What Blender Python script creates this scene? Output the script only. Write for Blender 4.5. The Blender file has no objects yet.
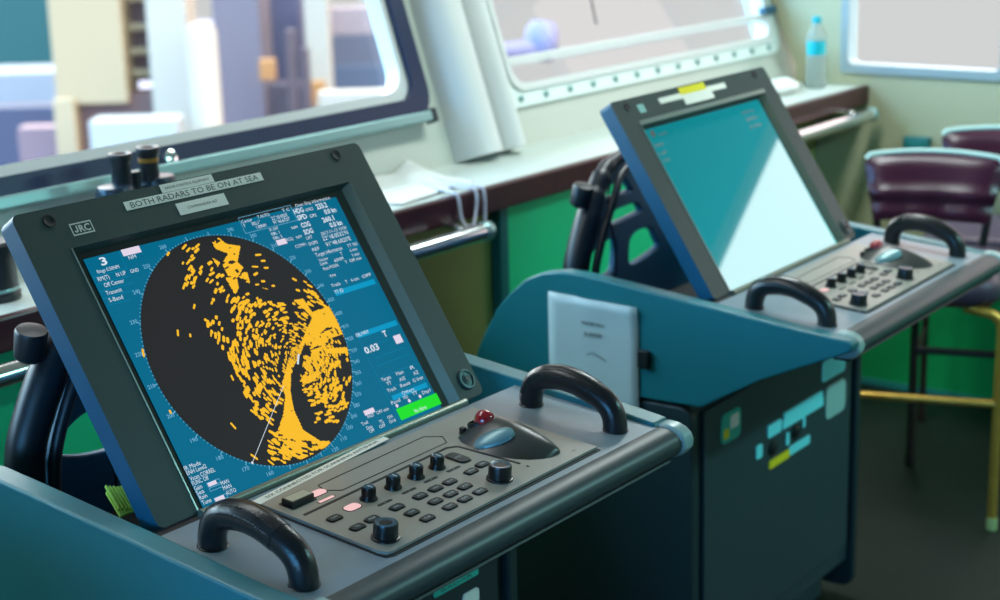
"""Ship bridge with two radar consoles, built from mesh code."""
import bpy, bmesh, math, random
from mathutils import Vector, Matrix
random.seed(7)
R = math.radians
C = bpy.context.scene.collection
SC = bpy.context.scene
ZF = 0.95                      # height of the console datum (bottom edge of the monitor face) above the floor

# ------------------------------------------------------------------ materials
def lin(c):
    return tuple(((v/255)/12.92 if v/255 <= 0.04045 else ((v/255+0.055)/1.055)**2.4) for v in c)
MATS = {}
def mat(name, rgb, rough=0.5, metal=0.0, spec=0.5, bump=0.0, bscale=400, vary=0.0, vscale=6, coat=0.0, emit=0.0):
    if name in MATS: return MATS[name]
    m = bpy.data.materials.new(name); m.use_nodes = True
    nt = m.node_tree; b = nt.nodes['Principled BSDF']
    col = (*lin(rgb), 1)
    b.inputs['Base Color'].default_value = col
    b.inputs['Roughness'].default_value = rough
    b.inputs['Metallic'].default_value = metal
    b.inputs['Specular IOR Level'].default_value = spec
    b.inputs['Coat Weight'].default_value = coat
    b.inputs['Coat Roughness'].default_value = 0.12
    if emit > 0:
        b.inputs['Emission Color'].default_value = col
        b.inputs['Emission Strength'].default_value = emit
    tc = nt.nodes.new('ShaderNodeTexCoord')
    if bump > 0:
        n = nt.nodes.new('ShaderNodeTexNoise'); n.inputs['Scale'].default_value = bscale; n.inputs['Detail'].default_value = 2
        bp = nt.nodes.new('ShaderNodeBump'); bp.inputs['Strength'].default_value = bump; bp.inputs['Distance'].default_value = 0.001
        nt.links.new(tc.outputs['Object'], n.inputs['Vector']); nt.links.new(n.outputs['Fac'], bp.inputs['Height'])
        nt.links.new(bp.outputs['Normal'], b.inputs['Normal'])
    if vary > 0:
        n = nt.nodes.new('ShaderNodeTexNoise'); n.inputs['Scale'].default_value = vscale; n.inputs['Detail'].default_value = 4
        mx = nt.nodes.new('ShaderNodeMix'); mx.data_type = 'RGBA'
        mx.inputs['A'].default_value = tuple(v*(1-vary) for v in col[:3])+(1,)
        mx.inputs['B'].default_value = tuple(min(1, v*(1+vary)) for v in col[:3])+(1,)
        nt.links.new(tc.outputs['Object'], n.inputs['Vector']); nt.links.new(n.outputs['Fac'], mx.inputs['Factor'])
        nt.links.new(mx.outputs['Result'], b.inputs['Base Color'])
    MATS[name] = m
    return m
def emat(name, rgb, k=1.0):
    # something that gives off light (display pixels, indicator lamps)
    if name in MATS: return MATS[name]
    m = bpy.data.materials.new(name); m.use_nodes = True
    b = m.node_tree.nodes['Principled BSDF']; c = (*lin(rgb), 1)
    b.inputs['Base Color'].default_value = (0.004, 0.004, 0.004, 1)
    b.inputs['Roughness'].default_value = 0.5; b.inputs['Specular IOR Level'].default_value = 0.08
    b.inputs['Emission Color'].default_value = c; b.inputs['Emission Strength'].default_value = k
    MATS[name] = m
    return m
def glass(name, tint=(255, 255, 255), refl=0.5):
    m = bpy.data.materials.new(name); m.use_nodes = True
    nt = m.node_tree; nt.nodes.clear()
    o = nt.nodes.new('ShaderNodeOutputMaterial'); t = nt.nodes.new('ShaderNodeBsdfTransparent'); g = nt.nodes.new('ShaderNodeBsdfGlossy')
    f = nt.nodes.new('ShaderNodeFresnel'); mx = nt.nodes.new('ShaderNodeMixShader'); k = nt.nodes.new('ShaderNodeMath')
    k.operation = 'MULTIPLY'; k.inputs[1].default_value = refl
    t.inputs['Color'].default_value = (*lin(tint), 1); g.inputs['Roughness'].default_value = 0.02; f.inputs['IOR'].default_value = 1.45
    nt.links.new(f.outputs[0], k.inputs[0]); nt.links.new(k.outputs[0], mx.inputs[0])
    nt.links.new(t.outputs[0], mx.inputs[1]); nt.links.new(g.outputs[0], mx.inputs[2]); nt.links.new(mx.outputs[0], o.inputs[0])
    return m

M = dict(
    body=mat('console_paint', (84, 104, 112), 0.42, bump=0.25, bscale=900, vary=0.05),
    side=mat('side_panel_paint', (30, 114, 124), 0.32, bump=0.3, bscale=900, vary=0.06),
    lowside=mat('lower_side_paint', (28, 48, 52), 0.45, vary=0.06),  # side panel colour darkened for the shade below the desks
    frame=mat('monitor_frame_paint', (40, 62, 61), 0.5, bump=0.3, bscale=1100, vary=0.05),
    monside=mat('monitor_case_paint', (10, 84, 118), 0.42, bump=0.2, bscale=900),
    deck=mat('desk_paint', (132, 146, 158), 0.33, bump=0.12, bscale=900, vary=0.06, vscale=9),
    panel=mat('control_panel_paint', (162, 155, 147), 0.36, bump=0.1, bscale=1200, vary=0.05, vscale=14),
    rail=mat('front_rail_paint', (54, 68, 72), 0.4, bump=0.1, bscale=500, vary=0.1, vscale=20),
    cap=mat('rail_end_plastic', (150, 178, 178), 0.3),
    dark=mat('shaded_cabinet_paint', (40, 52, 56), 0.5, vary=0.08),  # cabinet paint darkened for the shade in the front console's kneehole
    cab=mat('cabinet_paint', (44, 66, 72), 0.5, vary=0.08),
    black=mat('black_plastic', (24, 27, 30), 0.35),
    blackm=mat('black_matte', (20, 22, 23), 0.6),
    leather=mat('black_leather', (26, 28, 32), 0.3, bump=0.4, bscale=260),
    groove=mat('black_groove', (12, 14, 14), 0.6),
    silver=mat('bevel_highlight', (170, 180, 172), 0.3, metal=0.6),
    trim=mat('bezel_lip_metal', (126, 132, 118), 0.32, metal=0.35),
    tape=mat('label_tape', (250, 248, 238), 0.5),
    ink=mat('printed_ink', (58, 60, 62), 0.6),
    redtape=mat('red_ink', (150, 60, 60), 0.6),
    white=mat('white_print', (222, 226, 220), 0.5),
    knob=mat('knob_black', (18, 22, 24), 0.3),
    knobtop=mat('knob_top', (78, 100, 116), 0.22, metal=0.3),
    key=mat('key_rubber', (14, 24, 32), 0.38),
    keytext=mat('key_print', (190, 205, 212), 0.5),
    button=mat('ivory_button', (196, 190, 172), 0.4),
    pinkled=emat('pink_lamp', (255, 205, 205), 0.9),
    tball=mat('trackball_shell', (62, 62, 60), 0.32, bump=0.05, bscale=900),
    tbbtn=mat('trackball_button', (120, 160, 165), 0.3, metal=0.2),
    ball=mat('red_ball', (170, 22, 40), 0.08, coat=1.0),
    lock=mat('lock_ring', (56, 78, 80), 0.3, metal=0.4),
    red=mat('red_core', (120, 30, 30), 0.4),
    yellow=mat('yellow_sticker', (244, 226, 30), 0.5),
    cyanlab=mat('cyan_label', (120, 246, 255), 0.5),
    greenlab=mat('green_label', (60, 190, 170), 0.5),
    paperlab=mat('pale_label', (150, 200, 196), 0.5),
    castiron=mat('bracket_casting', (18, 82, 112), 0.45),
    cable=mat('cable_black', (18, 26, 36), 0.4),
    vent=mat('lime_plate', (170, 215, 90), 0.4),
)
# ------------------------------------------------------------------ mesh builder
class MB:
    def __init__(s):
        s.bm = bmesh.new(); s.mi = 0
    def face(s, pts):
        vs = [s.bm.verts.new(p) for p in pts]
        try: f = s.bm.faces.new(vs)
        except ValueError: return None
        f.material_index = s.mi; return f
    def mesh(s, verts, faces):
        vs = [s.bm.verts.new(p) for p in verts]
        for f in faces:
            try:
                q = s.bm.faces.new([vs[i] for i in f]); q.material_index = s.mi
            except ValueError: pass
    def box(s, c, size, X=(1,0,0), Y=(0,1,0), Z=(0,0,1)):
        c = Vector(c); X, Y, Z = Vector(X), Vector(Y), Vector(Z); h = [v/2 for v in size]
        P = [c + X*h[0]*i + Y*h[1]*j + Z*h[2]*k for k in (-1, 1) for j in (-1, 1) for i in (-1, 1)]
        s.mesh(P, [(0,2,3,1), (4,5,7,6), (0,1,5,4), (2,6,7,3), (0,4,6,2), (1,3,7,5)])
    def bx(s, x0, x1, y0, y1, z0, z1):
        s.box(((x0+x1)/2, (y0+y1)/2, (z0+z1)/2), (x1-x0, y1-y0, z1-z0))
    def prism(s, pts, ext):
        # closed polygon (list of 3-D points) extruded along vector ext
        e = Vector(ext); n = len(pts); A = [Vector(p) for p in pts]
        V = A + [p+e for p in A]
        F = [tuple(range(n))[::-1], tuple(range(n, 2*n))] + [(i, (i+1) % n, n+(i+1) % n, n+i) for i in range(n)]
        s.mesh(V, F)
    def ring(s, c, a, b, r, n):
        return [Vector(c) + a*(r*math.cos(2*math.pi*i/n)) + b*(r*math.sin(2*math.pi*i/n)) for i in range(n)]
    def lathe(s, c, axis, prof, n=24, cap=True):
        # prof: list of (distance along axis, radius)
        ax = Vector(axis).normalized(); a = ax.orthogonal().normalized(); b = ax.cross(a)
        V = []; F = []
        for d, r in prof: V += s.ring(Vector(c)+ax*d, a, b, max(r, 1e-5), n)
        for k in range(len(prof)-1):
            for i in range(n):
                j = (i+1) % n; F.append((k*n+i, k*n+j, (k+1)*n+j, (k+1)*n+i))
        if cap: F += [tuple(range(n))[::-1], tuple(range((len(prof)-1)*n, len(prof)*n))]
        s.mesh(V, F)
    def cyl(s, p0, p1, r0, r1=None, n=20):
        d = Vector(p1)-Vector(p0); s.lathe(p0, d, [(0, r0), (d.length, r0 if r1 is None else r1)], n)
    def tube(s, path, r, n=12, closed=False):
        P = [Vector(p) for p in path]; m = len(P); V = []; F = []; prev = None
        rr = r if isinstance(r, (list, tuple)) else [r]*m
        for i in range(m):
            if closed: t = P[(i+1) % m]-P[i-1]
            else: t = P[min(i+1, m-1)]-P[max(i-1, 0)]
            t.normalize()
            a = t.orthogonal().normalized() if prev is None else (prev - t*prev.dot(t)).normalized()
            prev = a; V += s.ring(P[i], a, t.cross(a), rr[i], n)
        for k in range(m if closed else m-1):
            k2 = (k+1) % m
            for i in range(n):
                j = (i+1) % n; F.append((k*n+i, k*n+j, k2*n+j, k2*n+i))
        if not closed: F += [tuple(range(n))[::-1], tuple(range((m-1)*n, m*n))]
        s.mesh(V, F)
    def build(s, name, mats, parent=None, off=(0,0,0), smooth=30, bev=0.0, seg=2, loc=None):
        bmesh.ops.recalc_face_normals(s.bm, faces=s.bm.faces[:]) if smooth is not None else None
        o3 = Vector(off)
        for v in s.bm.verts: v.co += o3
        me = bpy.data.meshes.new(name); s.bm.to_mesh(me); s.bm.free()
        for m in (mats if isinstance(mats, (list, tuple)) else [mats]): me.materials.append(m)
        if smooth:
            for p in me.polygons: p.use_smooth = True
            me.set_sharp_from_angle(angle=R(smooth))
        o = bpy.data.objects.new(name, me); C.objects.link(o)
        if parent: o.parent = parent
        if bev:
            b = o.modifiers.new('bevel', 'BEVEL'); b.width = bev; b.segments = seg; b.limit_method = 'ANGLE'; b.angle_limit = R(40)
        return o
def smoothpath(pts, k=6):
    # Catmull-Rom through the points
    P = [Vector(p) for p in pts]; Q = []
    for i in range(len(P)-1):
        p0, p1, p2, p3 = P[max(i-1, 0)], P[i], P[i+1], P[min(i+2, len(P)-1)]
        for j in range(k):
            t = j/k
            Q.append(0.5*((2*p1)+(p2-p0)*t+(2*p0-5*p1+4*p2-p3)*t*t+(3*p1-p0-3*p2+p3)*t**3))
    return Q+[P[-1]]
def tag(o, label=None, cat=None, group=None, kind=None):
    if label: o['label'] = label
    if cat: o['category'] = cat
    if group: o['group'] = group
    if kind: o['kind'] = kind
    return o
def empty(name, loc, rz=0.0, **k):
    o = bpy.data.objects.new(name, None); C.objects.link(o); o.location = loc; o.rotation_euler.z = rz
    o.empty_display_size = 0.1
    return tag(o, **k)
# lettering: a text curve turned into flat polygons, cached; returns (verts2d, faces, width, height)
_TC = {}
def glyphs(s, bold=False):
    if (s, bold) in _TC: return _TC[s, bold]
    cu = bpy.data.curves.new('t', 'FONT'); cu.body = s; cu.resolution_u = 2; cu.size = 1.0
    if bold: cu.offset = 0.026
    ob = bpy.data.objects.new('t', cu); C.objects.link(ob)
    dg = bpy.context.evaluated_depsgraph_get(); me = bpy.data.meshes.new_from_object(ob.evaluated_get(dg))
    V = [(v.co.x, v.co.y) for v in me.vertices]; F = [tuple(p.vertices) for p in me.polygons]
    bpy.data.objects.remove(ob); bpy.data.curves.remove(cu); bpy.data.meshes.remove(me)
    x0 = min(v[0] for v in V); x1 = max(v[0] for v in V)
    _TC[s, bold] = ([(x-x0, y) for x, y in V], F, x1-x0)
    return _TC[s, bold]
def text(mb, s, org, X, Y, h, width=None, bold=False, center=False):
    V, F, w = glyphs(s, bold); k = h/0.70; kx = k if width is None else width/w
    org, X, Y = Vector(org), Vector(X), Vector(Y)
    if center: org = org - X*(w*kx/2) - Y*(h/2)
    mb.mesh([org + X*(x*kx) + Y*(y*k) for x, y in V], F)
def plate_with_holes(name, outer, holes, y, th, m, parent, off):
    # a flat casting in an XZ plane with rounded openings, from a filled outline
    cu = bpy.data.curves.new(name, 'CURVE'); cu.dimensions = '2D'; cu.fill_mode = 'BOTH'; cu.extrude = th/2; cu.bevel_depth = 0.004; cu.bevel_resolution = 2
    for k, P in enumerate([outer]+holes):
        if k: P = [tuple(q)[:2] for q in smoothpath([(*p, 0) for p in P+P[:1]], 4)][:-1]
        sp = cu.splines.new('POLY'); sp.points.add(len(P)-1); sp.use_cyclic_u = True
        for q, p in zip(sp.points, P): q.co = (p[0], p[1], 0, 1)
    t = bpy.data.objects.new(name, cu); C.objects.link(t)
    me = bpy.data.meshes.new_from_object(t.evaluated_get(bpy.context.evaluated_depsgraph_get())); me.name = name
    bpy.data.objects.remove(t); bpy.data.curves.remove(cu)
    for v in me.vertices: v.co = Vector((v.co.x, y+th/2-v.co.z, v.co.y))+Vector(off)
    me.materials.clear(); me.materials.append(m)
    o = bpy.data.objects.new(name, me); C.objects.link(o); o.parent = parent
    return o
def rrect(u0, v0, u1, v1, r, n=4):
    pts = []
    for cx, cy, a0 in ((u1-r, v1-r, 0), (u0+r, v1-r, 90), (u0+r, v0+r, 180), (u1-r, v0+r, 270)):
        for i in range(n+1):
            a = R(a0+90*i/n); pts.append((cx+r*math.cos(a), cy+r*math.sin(a)))
    return pts
def noise2(seed):
    tab = {}
    rnd = random.Random(seed)
    def g(i, j):
        if (i, j) not in tab: tab[i, j] = rnd.random()
        return tab[i, j]
    def f(x, y):
        i, j = math.floor(x), math.floor(y); a, b = x-i, y-j
        a = a*a*(3-2*a); b = b*b*(3-2*b)
        return (g(i, j)*(1-a)+g(i+1, j)*a)*(1-b)+(g(i, j+1)*(1-a)+g(i+1, j+1)*a)*b
    return f
def inpoly(x, y, P):
    c = False; n = len(P)
    for i in range(n):
        x1, y1 = P[i]; x2, y2 = P[i-1]
        if (y1 > y) != (y2 > y) and x < (x2-x1)*(y-y1)/(y2-y1)+x1: c = not c
    return c
TXT= [('3', 0.1041, 0.3388, 0.0111, 0.0163), ('NM', 0.1486, 0.3375, 0.013, 0.0075), ('Rings 0.50NM', 0.0929, 0.3297, 0.0378, 0.0075), ('RM(T)', 0.0887, 0.3194, 0.0193, 0.0088), ('N UP', 0.1185, 0.319, 0.0164, 0.0088), ('GND', 0.1415, 0.319, 0.0144, 0.0075), ('Off Center', 0.0935, 0.3096, 0.0342, 0.0088), ('Transmit', 0.0909, 0.2988, 0.0268, 0.0088), ('S-Band', 0.0903, 0.2889, 0.0236, 0.0088), ('Cursor', 0.3566, 0.3478, 0.0219, 0.0075), ('T AUTO', 0.3886, 0.349, 0.0248, 0.0075), ('T C', 0.4382, 0.3494, 0.0154, 0.0075), ('T', 0.3567, 0.3411, 0.0039, 0.0075), ('302.1°', 0.3725, 0.3412, 0.0178, 0.0075), ("22°18.0020'", 0.4118, 0.3417, 0.0346, 0.0081), ('1.80NM', 0.3779, 0.3349, 0.0203, 0.0075), ("91°46.6737'", 0.4115, 0.3351, 0.0353, 0.0081), ('IR OFF', 0.3986, 0.3266, 0.0182, 0.0063), ('EBL 1', 0.3983, 0.3201, 0.0168, 0.0063), ('EBL 2', 0.3983, 0.3135, 0.0186, 0.0063), ('ACQ', 0.4195, 0.3058, 0.0141, 0.0075), ('NM', 0.4399, 0.3211, 0.0123, 0.0063), ('NM', 0.4398, 0.3058, 0.0112, 0.0063), ('COMP1', 0.4294, 0.2925, 0.0234, 0.0075), ('Own Ship Information', 0.4664, 0.3518, 0.0771, 0.0075), ('HDG', 0.4582, 0.3424, 0.0209, 0.0112), ('GYRO', 0.4812, 0.3417, 0.0171, 0.0075), ('233.2', 0.5043, 0.3408, 0.0239, 0.0125), ('SPD', 0.4589, 0.3318, 0.0208, 0.0112), ('GPS', 0.4834, 0.331, 0.0145, 0.0075), ('0.0 kn', 0.5147, 0.3306, 0.0259, 0.0112), ('COG', 0.4593, 0.3196, 0.0191, 0.0112), ('260.1', 0.5034, 0.3191, 0.0257, 0.0112), ('SOG', 0.4579, 0.3085, 0.0196, 0.0112), ('0.0 kn', 0.5126, 0.309, 0.0274, 0.0112), ('2017-11-13 10:00', 0.4879, 0.3011, 0.0574, 0.0075), ('LAT', 0.4573, 0.3006, 0.0128, 0.0075), ("22°18.0532'N", 0.4864, 0.2925, 0.0572, 0.01), ('DGPS', 0.4566, 0.2911, 0.0189, 0.0075), ("91°48.6020'E", 0.4871, 0.2825, 0.056, 0.01), ('REF', 0.4574, 0.2814, 0.0155, 0.0075), ('Target Information', 0.4585, 0.2722, 0.0595, 0.0088), ('TT AIS', 0.5261, 0.2727, 0.0226, 0.0075), ('Vector', 0.4596, 0.2637, 0.0207, 0.0075), ('T', 0.5057, 0.2641, 0.0043, 0.0075), ('6 min', 0.5265, 0.2651, 0.016, 0.0075), ('Limit', 0.4592, 0.2578, 0.015, 0.0075), ('60NM', 0.4876, 0.2569, 0.0206, 0.0075), ('1 min', 0.527, 0.2574, 0.0159, 0.0075), ('Past POSN', 0.4601, 0.2495, 0.0329, 0.0075), ('T', 0.5065, 0.25, 0.005, 0.0075), ('Off min', 0.5164, 0.2502, 0.0265, 0.0075), ('TM', 0.4643, 0.2365, 0.0132, 0.0063), ('Trails', 0.4592, 0.2222, 0.0198, 0.0075), ('T', 0.4889, 0.2218, 0.0043, 0.0075), ('6 min', 0.5012, 0.2217, 0.0163, 0.0075), ('OFF', 0.5251, 0.2218, 0.0202, 0.0075), ('TT ID', 0.4594, 0.2112, 0.019, 0.0088), ('EBL/VRM', 0.4593, 0.1419, 0.0274, 0.0081), ('T', 0.5099, 0.1286, 0.0084, 0.0138), ('0.03', 0.461, 0.1142, 0.0312, 0.015), ('Target', 0.4648, 0.0685, 0.0211, 0.0081), ('Main', 0.4977, 0.0688, 0.0158, 0.0081), ('R', 0.5295, 0.0698, 0.0094, 0.0081), ('TT', 0.471, 0.0602, 0.0102, 0.0081), ('AIS', 0.4977, 0.0593, 0.0139, 0.0081), ('AZ', 0.5298, 0.0606, 0.0119, 0.0081), ('Track', 0.4657, 0.0507, 0.02, 0.0081), ('Route', 0.494, 0.0505, 0.0227, 0.0081), ('G Inst', 0.5221, 0.0509, 0.0244, 0.0081), ('Others', 0.4901, 0.04, 0.028, 0.0075), ('Panel', 0.4621, 0.0324, 0.02, 0.0081), ('VID', 0.4878, 0.033, 0.011, 0.0081), ('TT', 0.5088, 0.0333, 0.0116, 0.0081), ('Day1', 0.5284, 0.0294, 0.019, 0.0081), ('OFF min', 0.4265, 0.0273, 0.0271, 0.0075), ('PAST', 0.4075, 0.027, 0.0146, 0.0063), ('Trail', 0.3908, 0.0205, 0.0134, 0.0075), ('Data', 0.396, 0.0128, 0.0126, 0.0075), ('OFF', 0.3982, 0.0069, 0.0108, 0.0075), ('TL', 0.4239, 0.0138, 0.0088, 0.0075), ('OFF', 0.4195, 0.0074, 0.0132, 0.0075), ('CPA', 0.4415, 0.015, 0.0125, 0.0075), ('Grid', 0.4415, 0.0086, 0.0134, 0.0075), ('IR Mode', 0.0819, 0.0528, 0.0288, 0.0088), ('ENH Level2', 0.0821, 0.0461, 0.0351, 0.0088), ('Vscan CORREL', 0.0829, 0.0379, 0.0445, 0.0088), ('FUNC Off', 0.083, 0.0314, 0.0288, 0.0088), ('Gain', 0.0824, 0.0244, 0.0133, 0.0088), ('MAN', 0.1241, 0.018, 0.0137, 0.0081), ('Sea', 0.0822, 0.0181, 0.0133, 0.0088), ('MAN', 0.1235, 0.0112, 0.0147, 0.0081), ('Rain', 0.0834, 0.0114, 0.0132, 0.0088), ('Tune', 0.0835, 0.004, 0.016, 0.0088), ('AUTO', 0.1244, 0.0037, 0.0179, 0.0088)]
POL = [(0.93, [(0.291, 0.332), (0.306, 0.336), (0.313, 0.325), (0.335, 0.317), (0.317, 0.296), (0.322, 0.286), (0.303, 0.274), (0.29, 0.281), (0.29, 0.299), (0.308, 0.311), (0.291, 0.322)]), (0.85, [(0.255, 0.304), (0.279, 0.311), (0.288, 0.302), (0.276, 0.293), (0.265, 0.282), (0.256, 0.291)]), (0.9, [(0.284, 0.279), (0.303, 0.277), (0.297, 0.254), (0.286, 0.254)]), (0.85, [(0.304, 0.279), (0.323, 0.279), (0.345, 0.265), (0.345, 0.246), (0.337, 0.251), (0.315, 0.265)]), (0.97, [(0.418, 0.203), (0.439, 0.197), (0.445, 0.17), (0.439, 0.164), (0.413, 0.169), (0.392, 0.162), (0.364, 0.155), (0.344, 0.143), (0.318, 0.126), (0.3, 0.103), (0.29, 0.076), (0.289, 0.046), (0.31, 0.021), (0.332, 0.014), (0.301, 0.012), (0.265, 0.016), (0.247, 0.034), (0.249, 0.058), (0.269, 0.075), (0.288, 0.099), (0.288, 0.114), (0.312, 0.138), (0.34, 0.161), (0.375, 0.176), (0.394, 0.19)]), (0.86, [(0.361, 0.154), (0.393, 0.163), (0.44, 0.167), (0.435, 0.136), (0.395, 0.143), (0.36, 0.143)]), (0.74, [(0.359, 0.148), (0.396, 0.146), (0.436, 0.144), (0.427, 0.114), (0.409, 0.08), (0.375, 0.05), (0.342, 0.045), (0.324, 0.073), (0.32, 0.098), (0.331, 0.122)]), (0.9, [(0.358, 0.146), (0.39, 0.146), (0.382, 0.123), (0.355, 0.103), (0.325, 0.103), (0.329, 0.119)]), (0.02, [(0.364, 0.159), (0.345, 0.144), (0.326, 0.133), (0.313, 0.122), (0.301, 0.103), (0.294, 0.078), (0.295, 0.055), (0.305, 0.035), (0.329, 0.015), (0.363, 0.031), (0.347, 0.037), (0.33, 0.042), (0.317, 0.062), (0.313, 0.084), (0.313, 0.102), (0.329, 0.122), (0.349, 0.139), (0.363, 0.15)]), (0.42, [(0.351, 0.073), (0.397, 0.083), (0.409, 0.08), (0.38, 0.049), (0.353, 0.038), (0.322, 0.051), (0.325, 0.069)]), (0.12, [(0.408, 0.116), (0.431, 0.113), (0.402, 0.066), (0.386, 0.07), (0.39, 0.105)]), (0.97, [(0.39, 0.142), (0.437, 0.132), (0.433, 0.123), (0.39, 0.134)]), (0.15, [(0.406, 0.152), (0.436, 0.153), (0.434, 0.135), (0.399, 0.141)]), (0.88, [(0.398, 0.244), (0.416, 0.245), (0.421, 0.227), (0.419, 0.217), (0.427, 0.21), (0.422, 0.195), (0.392, 0.187), (0.376, 0.194), (0.381, 0.221), (0.407, 0.218)]), (0.50, [(0.339, 0.229), (0.387, 0.212), (0.397, 0.189), (0.353, 0.158), (0.324, 0.158), (0.303, 0.186), (0.287, 0.206), (0.287, 0.226), (0.318, 0.232)]), (0.05, [(0.371, 0.224), (0.384, 0.216), (0.366, 0.194), (0.352, 0.194)]), (0.46, [(0.297, 0.26), (0.327, 0.235), (0.357, 0.196), (0.333, 0.155), (0.284, 0.108), (0.267, 0.136), (0.259, 0.175), (0.26, 0.217), (0.271, 0.236)]), (0.48, [(0.219, 0.234), (0.247, 0.233), (0.236, 0.204), (0.217, 0.2)]), (0.48, [(0.22, 0.208), (0.239, 0.203), (0.267, 0.173), (0.288, 0.114), (0.282, 0.093), (0.241, 0.068), (0.224, 0.076), (0.224, 0.111), (0.228, 0.151), (0.223, 0.185)]), (0.55, [(0.244, 0.067), (0.267, 0.02), (0.239, 0.011), (0.21, 0.018), (0.222, 0.044)]), (0.8, [(0.253, 0.042), (0.324, 0.018), (0.296, 0.011), (0.261, 0.01), (0.249, 0.021), (0.227, 0.028)]), (0.18, [(0.238, 0.34), (0.274, 0.34), (0.286, 0.26), (0.276, 0.219), (0.258, 0.244), (0.214, 0.28), (0.229, 0.319)]), (0.1, [(0.333, 0.299), (0.366, 0.273), (0.367, 0.237), (0.319, 0.26)]), (0.35, [(0.393, 0.247), (0.416, 0.258), (0.425, 0.214), (0.439, 0.197), (0.402, 0.197)])]
BL= [(0.1679, 0.2249), (0.1847, 0.2167), (0.2124, 0.2527), (0.2427, 0.2506), (0.2173, 0.145), (0.1831, 0.0845), (0.2424, 0.3358), (0.2464, 0.3303), (0.264, 0.3326), (0.2395, 0.3151), (0.2333, 0.3044), (0.2365, 0.2976), (0.2125, 0.2836), (0.2187, 0.2851), (0.2257, 0.285), (0.2258, 0.2789), (0.2533, 0.283), (0.192, 0.0366), (0.103, 0.2132), (0.1009, 0.1297), (0.2119, 0.3319), (0.3577, 0.298), (0.3612, 0.2877), (0.3604, 0.2768), (0.3572, 0.2492)]
# tuning of light
HAZE = 0.68; SKY = 14.0; EXPO = 0.0; FSTOP = 4.4; OUTK = 0.60
SIDE = [(0.0, (0.07, 0.45, 1.0)), (0.3, (0.55, 0.84, 1.0)), (0.6, (0.9, 1.0, 1.0)), (0.85, (0.20, 0.155, 0.15)), (1.0, (0.17, 0.135, 0.13))]
LAMPS = [(0.35, 0.62, 7.0, (0.95, 1, 0.97)), (2.4, 0.45, 22.0, (0.88, 1, 0.98)), (2.3, -1.8, 36.0, (0.45, 1.0, 1.0))]  # third lamp is unseen, added to tint the rear console's face cyan
# ------------------------------------------------------------------ radar console
TILT = 0.5731; W = 0.6368; H = 0.4257
MX = Vector((1,0,0)); MV = Vector((0, math.sin(TILT), math.cos(TILT))); MN = Vector((0, -math.cos(TILT), math.sin(TILT)))
SU, SV, SW, SH, REC = 0.082, 0.0003, 0.47, 0.3525, 0.012
DS = 0.0817
DO = Vector((0.1294, -0.0343, -0.0081)); DW = Vector((0, -math.cos(DS), -math.sin(DS))); DN = Vector((0, -math.sin(DS), math.cos(DS)))
def Fp(u, v, h=0.0): return MX*u + MV*v + MN*h          # point on the monitor face
def Dp(u, w, h=0.0): return DO + MX*u + DW*w + DN*h     # point on the desk / control panel

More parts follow.
